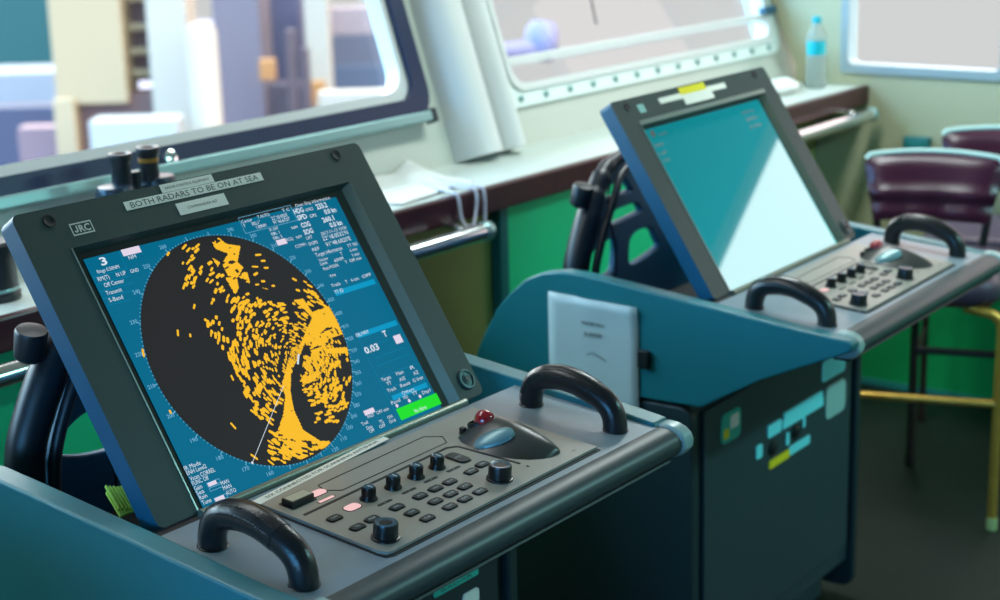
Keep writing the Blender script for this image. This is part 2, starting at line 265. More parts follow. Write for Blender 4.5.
def screen_mesh(par, off, live):
    mb = MB(); h0 = -REC
    def quad(u0, v0, u1, v1, h):
        mb.face([Fp(u0, v0, h), Fp(u1, v0, h), Fp(u1, v1, h), Fp(u0, v1, h)])
    mb.mi = 0
    if not live:
        quad(SU-0.012, SV-0.004, SU+SW+0.012, SV+SH+0.006, h0)
        mb.mi = 1
        for i, (u, v, w, t) in enumerate(((0.100, 0.340, 0.012, ''), (0.125, 0.338, 0.03, 'NM'), (0.093, 0.318, 0.03, 'RM'), (0.092, 0.300, 0.03, 'UP'), (0.092, 0.284, 0.026, 'ON'),
                                   (0.47, 0.335, 0.05, 'HDG'), (0.47, 0.318, 0.05, 'SPD'), (0.47, 0.300, 0.05, 'COG'))):
            if t: text(mb, t, Fp(u, v, h0+0.0004), MX, MV, 0.007, w)
            else: mb.face([Fp(u+a, v+b, h0+0.0004) for a, b in rrect(0, 0, 0.014, 0.014, 0.004)])
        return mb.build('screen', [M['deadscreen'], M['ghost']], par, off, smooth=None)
    quad(SU, SV, SU+SW, SV+SH, h0)
    cu, cv, cr = 0.2705, 0.1752, 0.1685
    mb.mi = 1
    mb.face([Fp(cu+cr*math.cos(2*math.pi*i/120), cv+cr*math.sin(2*math.pi*i/120), h0+0.0003) for i in range(120)])
    # echoes: short arcs about own ship, their density following the coast
    own = (0.338, 0.140); nf = noise2(3); nf2 = noise2(9)
    dr = 0.0011; mb.mi = 2; samples = []; cells = {}
    rows = int(0.31/dr); tn = {}
    for k in range(rows):
        r = (k+0.5)*dr+0.002; nt = max(24, int(2*math.pi*min(r, 0.16)/0.0014))
        tn[k] = nt
        for i in range(nt):
            th = 2*math.pi*(i+0.5)/nt; x = own[0]+r*math.cos(th); y = own[1]+r*math.sin(th)
            if (x-cu)**2+(y-cv)**2 > (cr-0.001)**2: continue
            d = 0.0
            for dens, P in POL:
                if inpoly(x, y, P): d = dens
            if d < 0.78: continue
            kx = min(1.0, max(0.0, (r-0.05)/0.08))
            n = kx*(0.78*nf(r/0.0036, th*13+300)+0.22*nf2(x/0.0030, y/0.0030)) + (1-kx)*(0.7*nf2(x/0.0042+90, y/0.0042)+0.3*nf(x/0.0085, y/0.0085))
            samples.append(n); cells[k, i] = (n, d)
    ss = sorted(samples); import bisect
    for k in range(rows):
        nt = tn[k]; r0 = k*dr+0.002; r1 = r0+dr*1.04; i = 0
        while i < nt:
            if (k, i) in cells and bisect.bisect(ss, cells[k, i][0])/len(ss) > 1-cells[k, i][1]:
                j = i
                while j < nt and j-i < 8 and (k, j) in cells and bisect.bisect(ss, cells[k, j][0])/len(ss) > 1-cells[k, j][1]: j += 1
                a0, a1 = 2*math.pi*i/nt, 2*math.pi*j/nt
                pt = lambda r, a: Fp(own[0]+r*math.cos(a), own[1]+r*math.sin(a), h0+0.0006)
                mb.face([pt(r0, a0), pt(r1, a0), pt(r1, a1), pt(r0, a1)]); i = j
            else: i += 1
    rb = random.Random(2)
    def blob(bu, bv, L, wd, th):
        a, b = (math.cos(th), math.sin(th)), (-math.sin(th), math.cos(th))
        mb.face([Fp(bu+a[0]*L*x+b[0]*wd*y, bv+a[1]*L*x+b[1]*wd*y, h0+0.0006) for x, y in ((-1,-.5),(-.65,-1),(.65,-1),(1,-.5),(1,.5),(.65,1),(-.65,1),(-1,.5))])
    for _ in range(5200):
        x = cu+rb.uniform(-cr, cr); y = cv+rb.uniform(-cr, cr)
        if (x-cu)**2+(y-cv)**2 > (cr-0.004)**2: continue
        d = 0.0
        for dens, P in POL:
            if inpoly(x, y, P): d = dens
        if d <= 0 or d >= 0.78 or rb.random() > -math.log(1-d)/1.25: continue
        r = math.hypot(x-own[0], y-own[1]); k = min(1.0, 0.45+r/0.16)
        blob(x, y, rb.uniform(0.0022, 0.0060)*k, rb.uniform(0.0013, 0.0024)*k, math.atan2(y-own[1], x-own[0])+math.pi/2+rb.uniform(-.25, .25))
    for bu, bv in BL:
        L = rb.uniform(0.0025, 0.0065); wd = 0.0016; th = math.atan2(bv-own[1], bu-own[0])+math.pi/2
        a, b = (math.cos(th), math.sin(th)), (-math.sin(th), math.cos(th))
        mb.face([Fp(bu+a[0]*L*x+b[0]*wd*y, bv+a[1]*L*x+b[1]*wd*y, h0+0.0006) for x, y in ((-1,-.6),(-.7,-1),(.7,-1),(1,-.6),(1,.6),(.7,1),(-.7,1),(-1,.6))])
    # bearing scale
    mb.mi = 3
    for i in range(0, 360, 2):
        a = R(i); L = 0.0022
        c = Vector((math.cos(a), math.sin(a))); p = Vector((-c.y, c.x))*0.0004
        q0, q1 = c*cr, c*(cr+L)
        mb.face([Fp(cu+q.x, cv+q.y, h0+0.0005) for q in (q0-p, q1-p, q1+p, q0+p)])
    own_v = Vector((own[0]-cu, own[1]-cv))
    for i in range(36):
        a = R(i*10+23); d = Vector((math.cos(a), math.sin(a)))
        bq = own_v.dot(d); t = -bq+math.sqrt(bq*bq-own_v.length_squared+cr*cr)
        q = own_v+d*t; o = q.normalized()
        if abs(q.x+o.x*0.011) > 0.175 and q.x < 0: pass
        p = Vector((-o.y, o.x))*0.0005
        mb.face([Fp(cu+v.x, cv+v.y, h0+0.0005) for v in (q-p, q+o*0.006-p, q+o*0.006+p, q+p)])
        c = q+o*0.0105
        if SU+0.006 < cu+c.x and SV+0.004 < cv+c.y < SV+SH-0.004:
            text(mb, '%03d' % ((360-i*10) % 360), Fp(cu+c.x, cv+c.y, h0+0.0005), MX, MV, 0.0055, 0.0115, center=True)
    # heading line
    mb.mi = 4
    def bar(p, q, wd, h=h0+0.0008):
        p, q = Vector(p), Vector(q); n = (q-p).normalized(); n = Vector((-n.y, n.x))*wd/2
        mb.face([Fp(v.x, v.y, h) for v in (p-n, q-n, q+n, p+n)])
    bar((0.1846, 0.0303), (0.292, 0.1115), 0.0008)
    mb.face([Fp(0.1846+0.002*math.cos(i), 0.0303+0.002*math.sin(i), h0+0.0008) for i in range(6)])
    bar((0.333, 0.133), (0.343, 0.146), 0.003)
    # writing
    for s, u, v, w, h in TXT: text(mb, s, Fp(u, v, h0+0.0006), MX, MV, h*0.66, w*0.94, bold=h > 0.011)
    mb.mi = 5
    for b in ((.1425,.3434,.1729,.353), (.4001,.3031,.4191,.3114), (.5265,.1125,.5419,.1255), (.405,.032,.4258,.0393), (.1045,.0225,.1188,.0278), (.1041,.0012,.1197,.0066)):
        quad(*b, h0+0.0005)
    for (u, v) in ((0.470, 0.0285), (0.497, 0.0285), (0.521, 0.0285)):
        mb.face([Fp(u+0.0028*math.cos(i*.7), v+0.0028*math.sin(i*.7), h0+0.0005) for i in range(9)])
    mb.mi = 6
    for b in ((.4595,.2082,.5451,.2162), (.4616,.1392,.5472,.147), (.4684,.0372,.5455,.0445)): quad(*b, h0+0.0004)
    mb.mi = 7
    quad(0.4648, 0.0066, 0.555, 0.0244, h0+0.0004)
    mb.mi = 4
    text(mb, 'No Alarm', Fp(0.51, 0.0115, h0+0.0006), MX, MV, 0.0058, 0.026, center=True)
    mb.mi = 3
    def frame(u0, v0, u1, v1, wd=0.0006):
        for p, q in (((u0,v0),(u1,v0)), ((u1,v0),(u1,v1)), ((u1,v1),(u0,v1)), ((u0,v1),(u0,v0))): bar(p, q, wd, h0+0.0005)
    frame(.3545, .3325, .4575, .357); frame(.1035, .0165, .1245, .0207); frame(.1035, .0225, .1245, .0278); frame(.1035, .0012, .1245, .0066)
    mb.mi = 6
    for b in ((.0835,.3265,.1385,.3268), (.0835,.316,.1385,.3163), (.0835,.306,.1385,.3063), (.0835,.296,.1385,.2963), (.0835,.2855,.122,.2858), (.1385,.3265,.1388,.352),
              (.4605,.0,.4608,.137), (.4665,.075,.5455,.0753), (.4665,.0565,.5455,.0568), (.4665,.047,.5455,.0473), (.47,.092,.54,.0923), (.47,.104,.54,.1043), (.47,.123,.515,.1233),
              (.457,.315,.4573,.357), (.458,.271,.548,.2713), (.4605,.225,.548,.2253)):
        quad(*b, h0+0.0004)
    return mb.build('screen', [M['scr_blue'], M['scr_black'], M['scr_yellow'], M['scr_scale'], M['scr_white'], M['scr_hl'], M['scr_cyan'], M['scr_green']], par, off, smooth=None)

M['scr_blue'] = emat('display_blue', (0, 104, 138)); M['scr_black'] = emat('display_black', (38, 38, 40)); M['scr_yellow'] = emat('display_yellow', (250, 190, 40))
M['scr_scale'] = emat('display_pale_blue', (120, 185, 220)); M['scr_white'] = emat('display_white', (214, 228, 240)); M['scr_hl'] = emat('display_pink', (226, 214, 232))
M['scr_cyan'] = emat('display_cyan', (0, 150, 195)); M['scr_green'] = emat('display_green', (30, 222, 40))
# switched-off glossy screen: a dark panel under a strongly reflecting filter
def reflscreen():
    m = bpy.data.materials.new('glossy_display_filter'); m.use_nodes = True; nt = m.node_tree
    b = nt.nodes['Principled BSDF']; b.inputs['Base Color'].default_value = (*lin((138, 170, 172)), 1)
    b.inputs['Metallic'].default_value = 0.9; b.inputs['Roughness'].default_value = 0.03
    b.inputs['Emission Color'].default_value = (0.0, 0.85, 1.0, 1); b.inputs['Emission Strength'].default_value = 0.23   # teal glow added to make up the reflection's cyan, as a dim standby picture
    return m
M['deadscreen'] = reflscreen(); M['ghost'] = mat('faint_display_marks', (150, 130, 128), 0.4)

def make_console(loc, oz, rz, live, label):
    root = empty('radar_console', (loc[0], loc[1], 0), rz, label=label, cat='radar console')
    off = Vector((0, 0, ZF+oz)); zfl = -(ZF+oz)
    # ---- monitor: frame with opening, case, screen
    mb = MB(); T = 0.030
    U0, V0, U1, V1 = 0.065, -0.003, 0.582, 0.367           # opening in the face
    S0, S1, S2, S3 = SU-0.010, SV-0.003, SU+SW+0.019, SV+SH+0.009
    outer = rrect(0, -0.004, W, H, 0.010, 3)
    n = len(outer)
    # front ring as fan between outer outline and opening
    inner = [(U1, V1), (U0, V1), (U0, V0), (U1, V0)]
    vo = [mb.bm.verts.new(Fp(u, v)) for u, v in outer]; vb = [mb.bm.verts.new(Fp(u, v, -T)) for u, v in outer]
    vi = [mb.bm.verts.new(Fp(u, v)) for u, v in inner]; vs = [mb.bm.verts.new(Fp(u, v, -REC-0.0015)) for u, v in ((S2, S3), (S0, S3), (S0, S1), (S2, S1))]
    q = n//4
    for c in range(4):
        seg = [(c*q+i) % n for i in range(q)]
        for a, b in zip(seg, seg[1:]):
            f = mb.bm.faces.new((vo[a], vo[b], vi[c])); f.material_index = 0
        a = seg[-1]; b = (a+1) % n
        f = mb.bm.faces.new((vo[a], vo[b], vi[(c+1) % 4], vi[c])); f.material_index = 0
        f = mb.bm.faces.new((vi[c], vi[(c+1) % 4], vs[(c+1) % 4], vs[c])); f.material_index = 3 if c == 3 else 0  # right inner wall takes the paler lip metal, so it looks lit
    for i in range(n):
        f = mb.bm.faces.new((vo[i], vb[i], vb[(i+1) % n], vo[(i+1) % n])); f.material_index = 1
    f = mb.bm.faces.new(vb); f.material_index = 1
    mb.mi = 2
    mb.face([Fp(u, v, -REC-0.0012) for u, v in ((S0, S1), (S2, S1), (S2, S3), (S0, S3))])
    mb.mi = 1
    mb.prism([Fp(u, v, -T) for u, v in ((0.10, 0.03), (W-0.10, 0.03), (W-0.10, H-0.09), (0.10, H-0.09))], -MN*0.035)
    mon = mb.build('monitor', [M['frame'], M['monside'], M['blackm'], M['trim']], root, off, smooth=35)
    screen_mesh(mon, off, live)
    mb = MB(); mb.bx(0, 1, 0, 1, 0, 1); mb = MB()          # bottom lip and thin bright inner edges of the opening
    mb.tube([Fp(U0-0.002, -0.007, 0.003), Fp(U1+0.004, -0.007, 0.003)], 0.0065, 12)
    mb.build('bezel_lip', M['trim'], mon, off)
    mb = MB()
    mb.box(Fp(U0-0.0012, (V0+V1)/2, 0.0004), (0.002, V1-V0, 0.0012), MX, MV, MN)  # pale strip laid on as the highlight of the opening's left bevel
    if not live: mb.box(Fp((U0+U1)/2, V1+0.004, 0.0006), (U1-U0+0.006, 0.009, 0.0016), MX, MV, MN)
    mb.build('opening_edge', M['silver'], mon, off, smooth=None)
    for u, v in ((0.0507, 0.4088), (0.5807, 0.4128)):
        mb = MB(); mb.lathe(Fp(u, v, -0.0005), MN, [(0, 0.009), (0.0016, 0.009), (0.0018, 0.0075), (0.0008, 0.0055)], 24)
        mb.build('screw_cap', M['blackm'], mon, off)
    # lock at the lower right of the frame
    k = Fp(0.6125, 0.0245)
    mb = MB(); mb.lathe(k, MN, [(-0.001, 0.0165), (0.003, 0.0165), (0.0045, 0.015), (0.0045, 0.0125), (0.002, 0.0115), (0.002, 0.0085), (0.004, 0.0075), (0.004, 0.0)], 28)
    mb.mi = 1; mb.lathe(k+MN*0.003, MN, [(0, 0.006), (0.003, 0.0055), (0.003, 0)], 18)
    mb.mi = 2; mb.lathe(k+MN*0.0062-MX*0.002, MN, [(0, 0.002), (0.0005, 0.002)], 10)
    mb.build('lock', [M['lock'], M['black'], M['red']], mon, off)
    # maker's mark and stickers on the top of the frame
    mb = MB(); e = 0.0008
    if live:
        for a in ((0.0752, 0.3815, 0.1092, 0.3833), (0.0752, 0.3967, 0.1092, 0.3985), (0.0752, 0.3815, 0.0768, 0.3985), (0.1076, 0.3815, 0.1092, 0.3985)):
            mb.face([Fp(u, v, e) for u, v in ((a[0],a[1]),(a[2],a[1]),(a[2],a[3]),(a[0],a[3]))])
        text(mb, 'RC', Fp(0.0962, 0.39, e), MX, MV, 0.0095, 0.0175, bold=True, center=True)
        jx = 0.0785; jv = 0.3852; jw = 0.0021
        jp = [(jx+0.0062, jv+0.0095), (jx+0.0062-jw, jv+0.0095), (jx+0.0062-jw, jv+0.0030), (jx+0.0034, jv+0.0019), (jx+0.0026, jv+0.0021), (jx+0.0020, jv+0.0034), (jx, jv+0.0030), (jx+0.0008, jv+0.0008), (jx+0.0030, jv), (jx+0.0050, jv+0.0006), (jx+0.0062, jv+0.0026)]
        mb.face([Fp(a+0.0008, b, e) for a, b in jp])
        0 and text(mb, 'JRC', Fp(0.0922, 0.39, e), MX, MV, 0.0095, 0.026, bold=True, center=True)
        mb.build('maker_badge', M['white'], mon, off, smooth=None)
    else:
        mb.face([Fp(u, v, e) for u, v in ((0.083, 0.390), (0.107, 0.390), (0.107, 0.408), (0.083, 0.408))])
        mb.build('maker_badge', M['paperlab'], mon, off, smooth=None)
    def sticker(u0, v0, u1, v1, t, th, m='tape', h=0.0006, wf=0.85, lab=None):
        b = MB(); b.box(Fp((u0+u1)/2, (v0+v1)/2, h/2+0.0001), (u1-u0, v1-v0, h), MX, MV, MN)
        if t:
            b.mi = 1; text(b, t, Fp((u0+u1)/2, (v0+v1)/2, h+0.0004), MX, MV, th, (u1-u0)*wf, center=True)
        o = b.build('sticker', [M[m], M['ink']], mon, off, smooth=None)
        if lab: o['label'] = lab
    if live:
        sticker(0.171, 0.3992, 0.421, 0.4118, 'BOTH RADARS TO BE ON AT SEA', 0.0082, wf=0.93, lab='long white tape lettered BOTH RADARS TO BE ON AT SEA')
        sticker(0.2396, 0.4125, 0.334, 0.4245, 'RADAR CONTROL EQUIPMENT', 0.0036, lab='small white sticker on the top edge')
        sticker(0.2512, 0.376, 0.3395, 0.3936, 'COMMANDER SET', 0.0036, wf=0.62, lab='white sticker under the long tape')
    else:
        sticker(0.168, 0.3985, 0.441, 0.411, '', 0.01, lab='long pale tape')
        sticker(0.256, 0.4065, 0.361, 0.4225, '', 0.01, m='yellow', h=0.001, lab='yellow sticker')
        sticker(0.256, 0.3835, 0.375, 0.4055, '', 0.01, m='tape', h=0.0011, lab='pale square sticker')
    # ---- desk: deck plate, rims of the two side plates, recess under the monitor
    mb = MB()
    mb.prism([Dp(u, -0.022, 0) for u in (-0.1494, 0.5706)] + [Dp(u, 0.235, 0) for u in (0.5706, -0.1494)], -DN*0.012)
    mb.build('desk', M['deck'], root, off, bev=0.001)
    mb = MB(); mb.bx(-0.02, 0.70, -0.01, 0.50, -0.17, -0.15)
    mb.bx(-0.02, 0.70, 0.46, 0.48, -0.17, -0.13)
    mb.build('recess_tray', M['blackm'], root, off)
    prof = [(-0.306, -0.024), (-0.309, -0.032), (-0.304, -0.042), (-0.131, -0.122), (-0.004, -0.197), (0.10, -0.20), (0.323, -0.20), (0.535, -0.20), (0.53, -0.17),
            (0.505, -0.12), (0.475, -0.07), (0.44, -0.03), (0.40, 0.004), (0.36, 0.022), (0.31, 0.031), (0.26, 0.030), (0.19, 0.024), (0.0, 0.006), (-0.213, -0.015), (-0.298, -0.0215)]
    zz = 0.0 if live else -0.006
    for x0, nm in ((-0.055, 'side_panel'), (0.700, 'side_panel')):
        mb = MB(); mb.prism([(x0, y if x0 < 0 else max(y, -0.262), z+zz) for y, z in prof], (0.035, 0, 0))
        mb.build(nm, M['side'], root, off, bev=0.009, seg=4)
    # ---- front rail with end caps
    mb = MB(); ry, rz_ = -0.283, -0.047; rr = 0.0225
    pr = []
    for i in range(16):
        a = R(-60+i*16); pr.append((ry-rr*math.sin(a)*1.0, rz_+rr*math.cos(a)))
    pr = [(-0.262, -0.0275), (-0.272, -0.0265), (-0.283, -0.0275), (-0.293, -0.031), (-0.301, -0.037), (-0.305, -0.046), (-0.304, -0.056), (-0.298, -0.064), (-0.288, -0.069), (-0.262, -0.071)]
    mb.prism([(-0.02, y, z) for y, z in pr], (0.723, 0, 0))
    mb.build('front_rail', M['rail'], root, off, smooth=40)
    for x0 in (-0.022, 0.708):
        mb = MB(); mb.prism([(x0, (y+0.283)*1.13-0.283, (z+0.047)*1.13-0.047) for y, z in pr], (0.030, 0, 0))
        mb.build('rail_end_cap', M['cap'], root, off, bev=0.006, seg=3)
    mb = MB(); mb.prism([(-0.015, y, z) for y, z in ((-0.288, -0.071), (-0.291, -0.074), (-0.287, -0.0775), (-0.255, -0.0775), (-0.255, -0.071))], (0.715, 0, 0))
    mb.build('rail_lip', M['lowside'], root, off)
    # ---- control panel
    mb = MB(); mb.mi = 1
    ol = [(0.0, -0.004), (0.443, -0.004)] + [(0.443, 0.2155)] + [(0.012, 0.2175), (0.004, 0.215), (0.0, 0.205)]
    def grow(g): return [(-0.0035*g, -0.004), (0.443+0.0025*g, -0.004), (0.443+0.0025*g, 0.2155+0.005*g), (0.010-0.001*g, 0.2175+0.005*g), (0.002-0.003*g, 0.2155+0.003*g), (-0.0035*g, 0.206)]
    mb.prism([Dp(u, w, 0.0) for u, w in grow(1)][::-1], DN*0.0012)
    mb.mi = 0; mb.prism([Dp(u, w, 0.0) for u, w in ol][::-1], DN*0.005)
    mb.mi = 1
    HP = 0.005
    def strip(p, q, wd, h=HP, t=0.0006):
        p, q = Vector((*p, 0)), Vector((*q, 0)); d = (q-p); L = d.length; d.normalize(); X = MX*d.x+DW*d.y; Y = DN.cross(X)
        c = (p+q)/2; mb.box(Dp(c.x, c.y, h+t/2), (L, wd, t), X, Y, DN)
    for p, q in (((0.012, 0.072), (0.298, 0.066)), ((0.298, 0.066), (0.312, 0.074)), ((0.312, 0.074), (0.3226, 0.173))): strip(p, q, 0.0042)
    strip((0.3226, 0.184), (0.3226, 0.188), 0.003)
    for p, q in (((0.089, 0.023), (0.3076, 0.017)), ((0.3076, 0.017), (0.325, 0.036)), ((0.325, 0.036), (0.3126, 0.054)), ((0.3126, 0.054), (0.0976, 0.056)), ((0.0976, 0.056), (0.083, 0.040)), ((0.083, 0.040), (0.089, 0.023))): strip(p, q, 0.0012)
    mb.mi = 2; [strip((u, 0.2), (u+0.0015, 0.2), 0.0015) for u in (0.405, 0.41)]
    cp = mb.build('control_panel', [M['panel'], M['groove'], M['ink']], root, off, smooth=None)
    # label strip with lettering across the top of the panel
    b = MB(); X = (Dp(0.27, -0.0205)-Dp(-0.003, 0.003)).normalized(); Y = DN.cross(X)
    c = (Dp(0.27, -0.0205)+Dp(-0.003, 0.003))/2 + DN*HP
    b.box(c, (0.272, 0.014, 0.0008), X, Y, DN); b.mi = 1
    text(b, 'S/X CONNECTED FOR SCANNING ANTENNA', c+DN*0.0008, X, Y, 0.0056, 0.235, center=True)
    if live: b.build('label_strip', [M['tape'], M['ink']], cp, off, smooth=None)['label'] = 'narrow white lettered tape'
    else: b.bm.free()
    # small knobs
    def knob(u, w, r, h, big=False):
        b = MB(); c = Dp(u, w, HP-0.0005)
        b.lathe(c, DN, [(0, r*1.35), (0.0015, r*1.35), (0.004, r*1.12), (h*0.5, r*1.0), (h-0.0015, r*0.96), (h, r*0.88)] if not big else [(0, r*1.15), (0.003, r*1.12), (0.0035, r*1.0), (h-0.0015, r*0.97), (h, r*0.93)], 28)
        if not big:
            for i in range(14):
                a = 2*math.pi*i/14; d = MX*math.cos(a)+DW*math.sin(a)
                b.box(c+d*r*1.0+DN*h*0.55, (0.0012, 0.0016, h*0.7), d, DN.cross(d), DN)
        b.mi = 1; b.lathe(c+DN*h, DN, [(-0.0004, r*0.86), (0.0006, r*0.84), (0.0002, r*0.7), (-0.0006 if big else 0.0006, 0)], 28)
        if not big: b.mi = 2; b.box(c+DN*(h+0.0009)+DW*r*0.2, (0.0012, r*0.9, 0.0005), MX, DW, DN)
        b.build('knob', [M['knob'], M['knobtop'], M['white']], cp, off, smooth=40)
    for u in (0.1016, 0.1488, 0.1945, 0.2376): knob(u, 0.0985, 0.0088, 0.0175)
    knob(0.0316, 0.1885, 0.0158, 0.021, True); knob(0.2640, 0.1835, 0.0158, 0.021, True)
    # keys
    def key(u, w, su=0.0205, sw=0.0125, r=0.004, h=0.0022, m='key', t='', name='key'):
        b = MB(); pts = rrect(u-su/2, w-sw/2, u+su/2, w+sw/2, r)
        b.mi = 2; b.prism([Dp(u+(x-u)*1.12, w+(y-w)*1.14, HP-0.0002) for x, y in pts][::-1], DN*0.0006)
        b.mi = 0; b.prism([Dp(x, y, HP) for x, y in pts][::-1], DN*h)
        if t: b.mi = 1; text(b, t, Dp(u, w, HP+h+0.0003), MX, -DW, 0.0042, min(su*0.62, 0.0038*len(t)), center=True)
        o = b.build(name, [M[m], M['keytext'], M['groove']], cp, off, smooth=None); return o
    for u, w, t in ((0.0296, 0.107, 'OFF'), (0.0296, 0.145, 'TX'), (0.0586, 0.143, 'PRF'), (0.1056, 0.1425, 'EBL'), (0.1056, 0.167, 'OFF'), (0.1066, 0.1915, 'CLR'),
                    (0.1506, 0.1425, 'ACQ'), (0.1516, 0.167, 'TGT'), (0.1516, 0.1905, 'DAY'), (0.1820, 0.142, 'VRM'), (0.1824, 0.167, 'MOB'), (0.1826, 0.190, 'EXT'),
                    (0.2110, 0.142, 'ALM'), (0.2126, 0.166, 'AZI'), (0.2136, 0.190, 'BRG'), (0.2566, 0.1415, 'MNU'), (0.2846, 0.138, 'SEL')):
        key(u, w, t=t)
    key(0.2800, 0.100, 0.019, 0.034, 0.007, t='RNG')
    key(0.0706, 0.039, 0.027, 0.014, 0.006, 0.001, m='pinkled')['label'] = 'lit pink key'
    key(0.0690, 0.1005, 0.024, 0.015, 0.006, 0.001, m='pinkled')['label'] = 'lit pink key'
    key(0.0646, 0.0605, 0.027, 0.0045, 0.001, 0.0008, m='pinkled', name='indicator_bar')['label'] = 'lit pink bar'
    for u, w in ((0.1066, 0.1215), (0.1546, 0.1205), (0.2006, 0.1185), (0.2476, 0.1185)): key(u, w, 0.024, 0.0042, 0.002, 0.0003, m='groove', t='-', name='knob_legend')
    b = MB(); b.prism([Dp(x, y, HP-0.0002) for x, y in rrect(0.0135, 0.026, 0.0575, 0.0515, 0.002)][::-1], DN*0.001)
    b.prism([Dp(x, y, HP) for x, y in rrect(0.016, 0.029, 0.055, 0.0485, 0.001)][::-1], DN*0.008)
    b.mi = 1; b.prism([Dp(x, y, HP+0.008) for x, y in rrect(0.018, 0.031, 0.053, 0.0465, 0.001)][::-1], DN*0.0008)
    b.build('power_button', [M['black'], M['button']], cp, off, smooth=None)
    # ---- trackball: long tapering shell, ball, oval button
    b = MB(); secs = [(0.048, .372, .020, .004), (0.054, .372, .034, .014), (0.068, .371, .044, .022), (0.09, .371, .049, .028), (0.115, .370, .050, .028), (0.14, .370, .047, .024), (0.16, .371, .040, .019),
            (0.175, .373, .031, .014), (0.186, .376, .020, .009), (0.192, .378, .009, .004)]
    V = []; F = []; ns = 21
    for w, u, hw, hh in secs:
        for i in range(ns):
            x = math.cos(math.pi*i/(ns-1)); V.append(Dp(u+hw*x+0.008*(1-x*x), w, HP+hh*(1-abs(x)**1.7)))
    for k in range(len(secs)-1):
        for i in range(ns-1): F.append((k*ns+i, k*ns+i+1, (k+1)*ns+i+1, (k+1)*ns+i))
        F.append((k*ns+ns-1, k*ns, (k+1)*ns, (k+1)*ns+ns-1))
    F += [tuple(range(ns)), tuple(range((len(secs)-1)*ns, len(secs)*ns))[::-1]]
    b.mesh(V, F)
    tb = b.build('trackball', M['tball'], root, off, smooth=60)
    b = MB(); bmesh.ops.create_uvsphere(b.bm, u_segments=28, v_segments=16, radius=0.0152, matrix=Matrix.Translation(Dp(0.373, 0.072, HP+0.0205)))
    b.build('ball', M['ball'], tb, off, smooth=180)
    b = MB(); b.lathe(Dp(0.373, 0.067, HP+0.008), (DN*0.92-DW*0.38).normalized(), [(0, 0.019), (0.009, 0.0185), (0.0115, 0.0170), (0.0115, 0.0148)], 24, cap=False)
    b.box(Dp(0.350, 0.052, HP+0.006), (0.007, 0.007, 0.010), MX, DW, DN)
    b.build('ball_socket', M['black'], tb, off)
    b = MB(); ax = (MX*-0.56+DN*0.83).normalized(); cc = Dp(0.341, 0.113, HP+0.0150)
    a1 = (MX*0.037+DW*0.042+DN*0.025); a1 = (a1-ax*a1.dot(ax)).normalized(); a2 = ax.cross(a1)
    V = [cc+ax*0.0040]; F = []
    for k, (rr_, hh) in enumerate(((0.4, 0.0036), (0.75, 0.0024), (1.0, 0.0), (1.02, -0.010))):
        for i in range(24):
            a = 2*math.pi*i/24; V.append(cc + a1*(0.0290*rr_*math.cos(a)) + a2*(0.0148*rr_*math.sin(a)) + ax*hh)
    for i in range(24): F.append((0, 1+i, 1+(i+1) % 24))
    for k in range(3):
        for i in range(24): F.append((1+k*24+i, 1+k*24+(i+1) % 24, 1+(k+1)*24+(i+1) % 24, 1+(k+1)*24+i))
    b.mesh(V, F); b.build('button', M['tbbtn'], tb, off, smooth=60)
    # ---- grab handles
    for x in (0.016, 0.652):
        pts = [(x, -0.078, -0.014), (x, -0.079, 0.004), (x, -0.088, 0.024), (x, -0.108, 0.0355), (x, -0.135, 0.0385), (x, -0.165, 0.035), (x, -0.192, 0.0255), (x, -0.214, 0.013), (x, -0.225, -0.004), (x, -0.2275, -0.030)]
        b = MB(); b.tube(smoothpath(pts, 4), 0.0178, 18)
        hd = b.build('grab_handle', M['leather'], root, off, smooth=60)
        b = MB(); gp = smoothpath(pts[3:7], 8); b.tube(gp, 0.0186, 18)
        for i, p in enumerate(gp[1:-1]):
            for s in (-1, 1):
                for q in (0.35, 0.95):
                    dx = s*0.0188*math.sin(q+0.25); dz = 0.0188*math.cos(q+0.25)
                    b.lathe(p+Vector((dx, 0, dz))*0.97, (dx, 0, dz), [(0, 0.0018), (0.0010, 0.0015), (0.0014, 0.0005)], 6)
        b.build('grip', M['leather'], hd, off, smooth=50)
        for y, z in ((-0.078, -0.0115), (-0.227, -0.0245)):
            b = MB(); b.lathe((x, y, z), DN, [(-0.001, 0.0192), (0.0012, 0.0192), (0.0018, 0.0182), (0.0018, 0.012)], 20); b.build('foot', M['black'], hd, off)
    # ---- rear bracket with four openings, clamp knob and cable bundle behind the monitor
    y = 0.40
    br = plate_with_holes('monitor_bracket', [(0.141,-0.16),(0.141,-0.042),(0.16,-0.012),(0.18,0.032),(0.192,0.084),(0.201,0.137),(0.224,0.163),(0.255,0.178),(0.294,0.188),(0.36,0.18),(0.45,0.15),(0.55,0.06),(0.60,-0.05),(0.60,-0.16)],
        [[(0.235,0.118),(0.254,0.136),(0.285,0.146),(0.317,0.148),(0.336,0.131),(0.352,0.111),(0.30,0.108),(0.246,0.109)],
         [(0.249,0.059),(0.257,0.079),(0.292,0.084),(0.364,0.085),(0.388,0.067),(0.388,0.056),(0.33,0.051),(0.268,0.048)],
         [(0.33,-0.046),(0.335,-0.002),(0.355,0.017),(0.396,0.022),(0.433,0.013),(0.458,-0.017),(0.462,-0.039),(0.383,-0.055),(0.346,-0.056)],
         [(0.155,-0.04),(0.165,-0.012),(0.191,0.008),(0.237,0.021),(0.276,0.023),(0.287,0.005),(0.283,-0.028),(0.266,-0.058),(0.205,-0.055)]], y, 0.010, M['castiron'], root, off)
    b = MB(); b.lathe((0.112, y-0.03, 0.150), (0, -0.3, 1), [(-0.03, 0.016), (-0.025, 0.021), (0.012, 0.023), (0.016, 0.021), (0.018, 0.01)], 20); b.build('clamp_knob', M['cable'], br, off)
    b = MB()
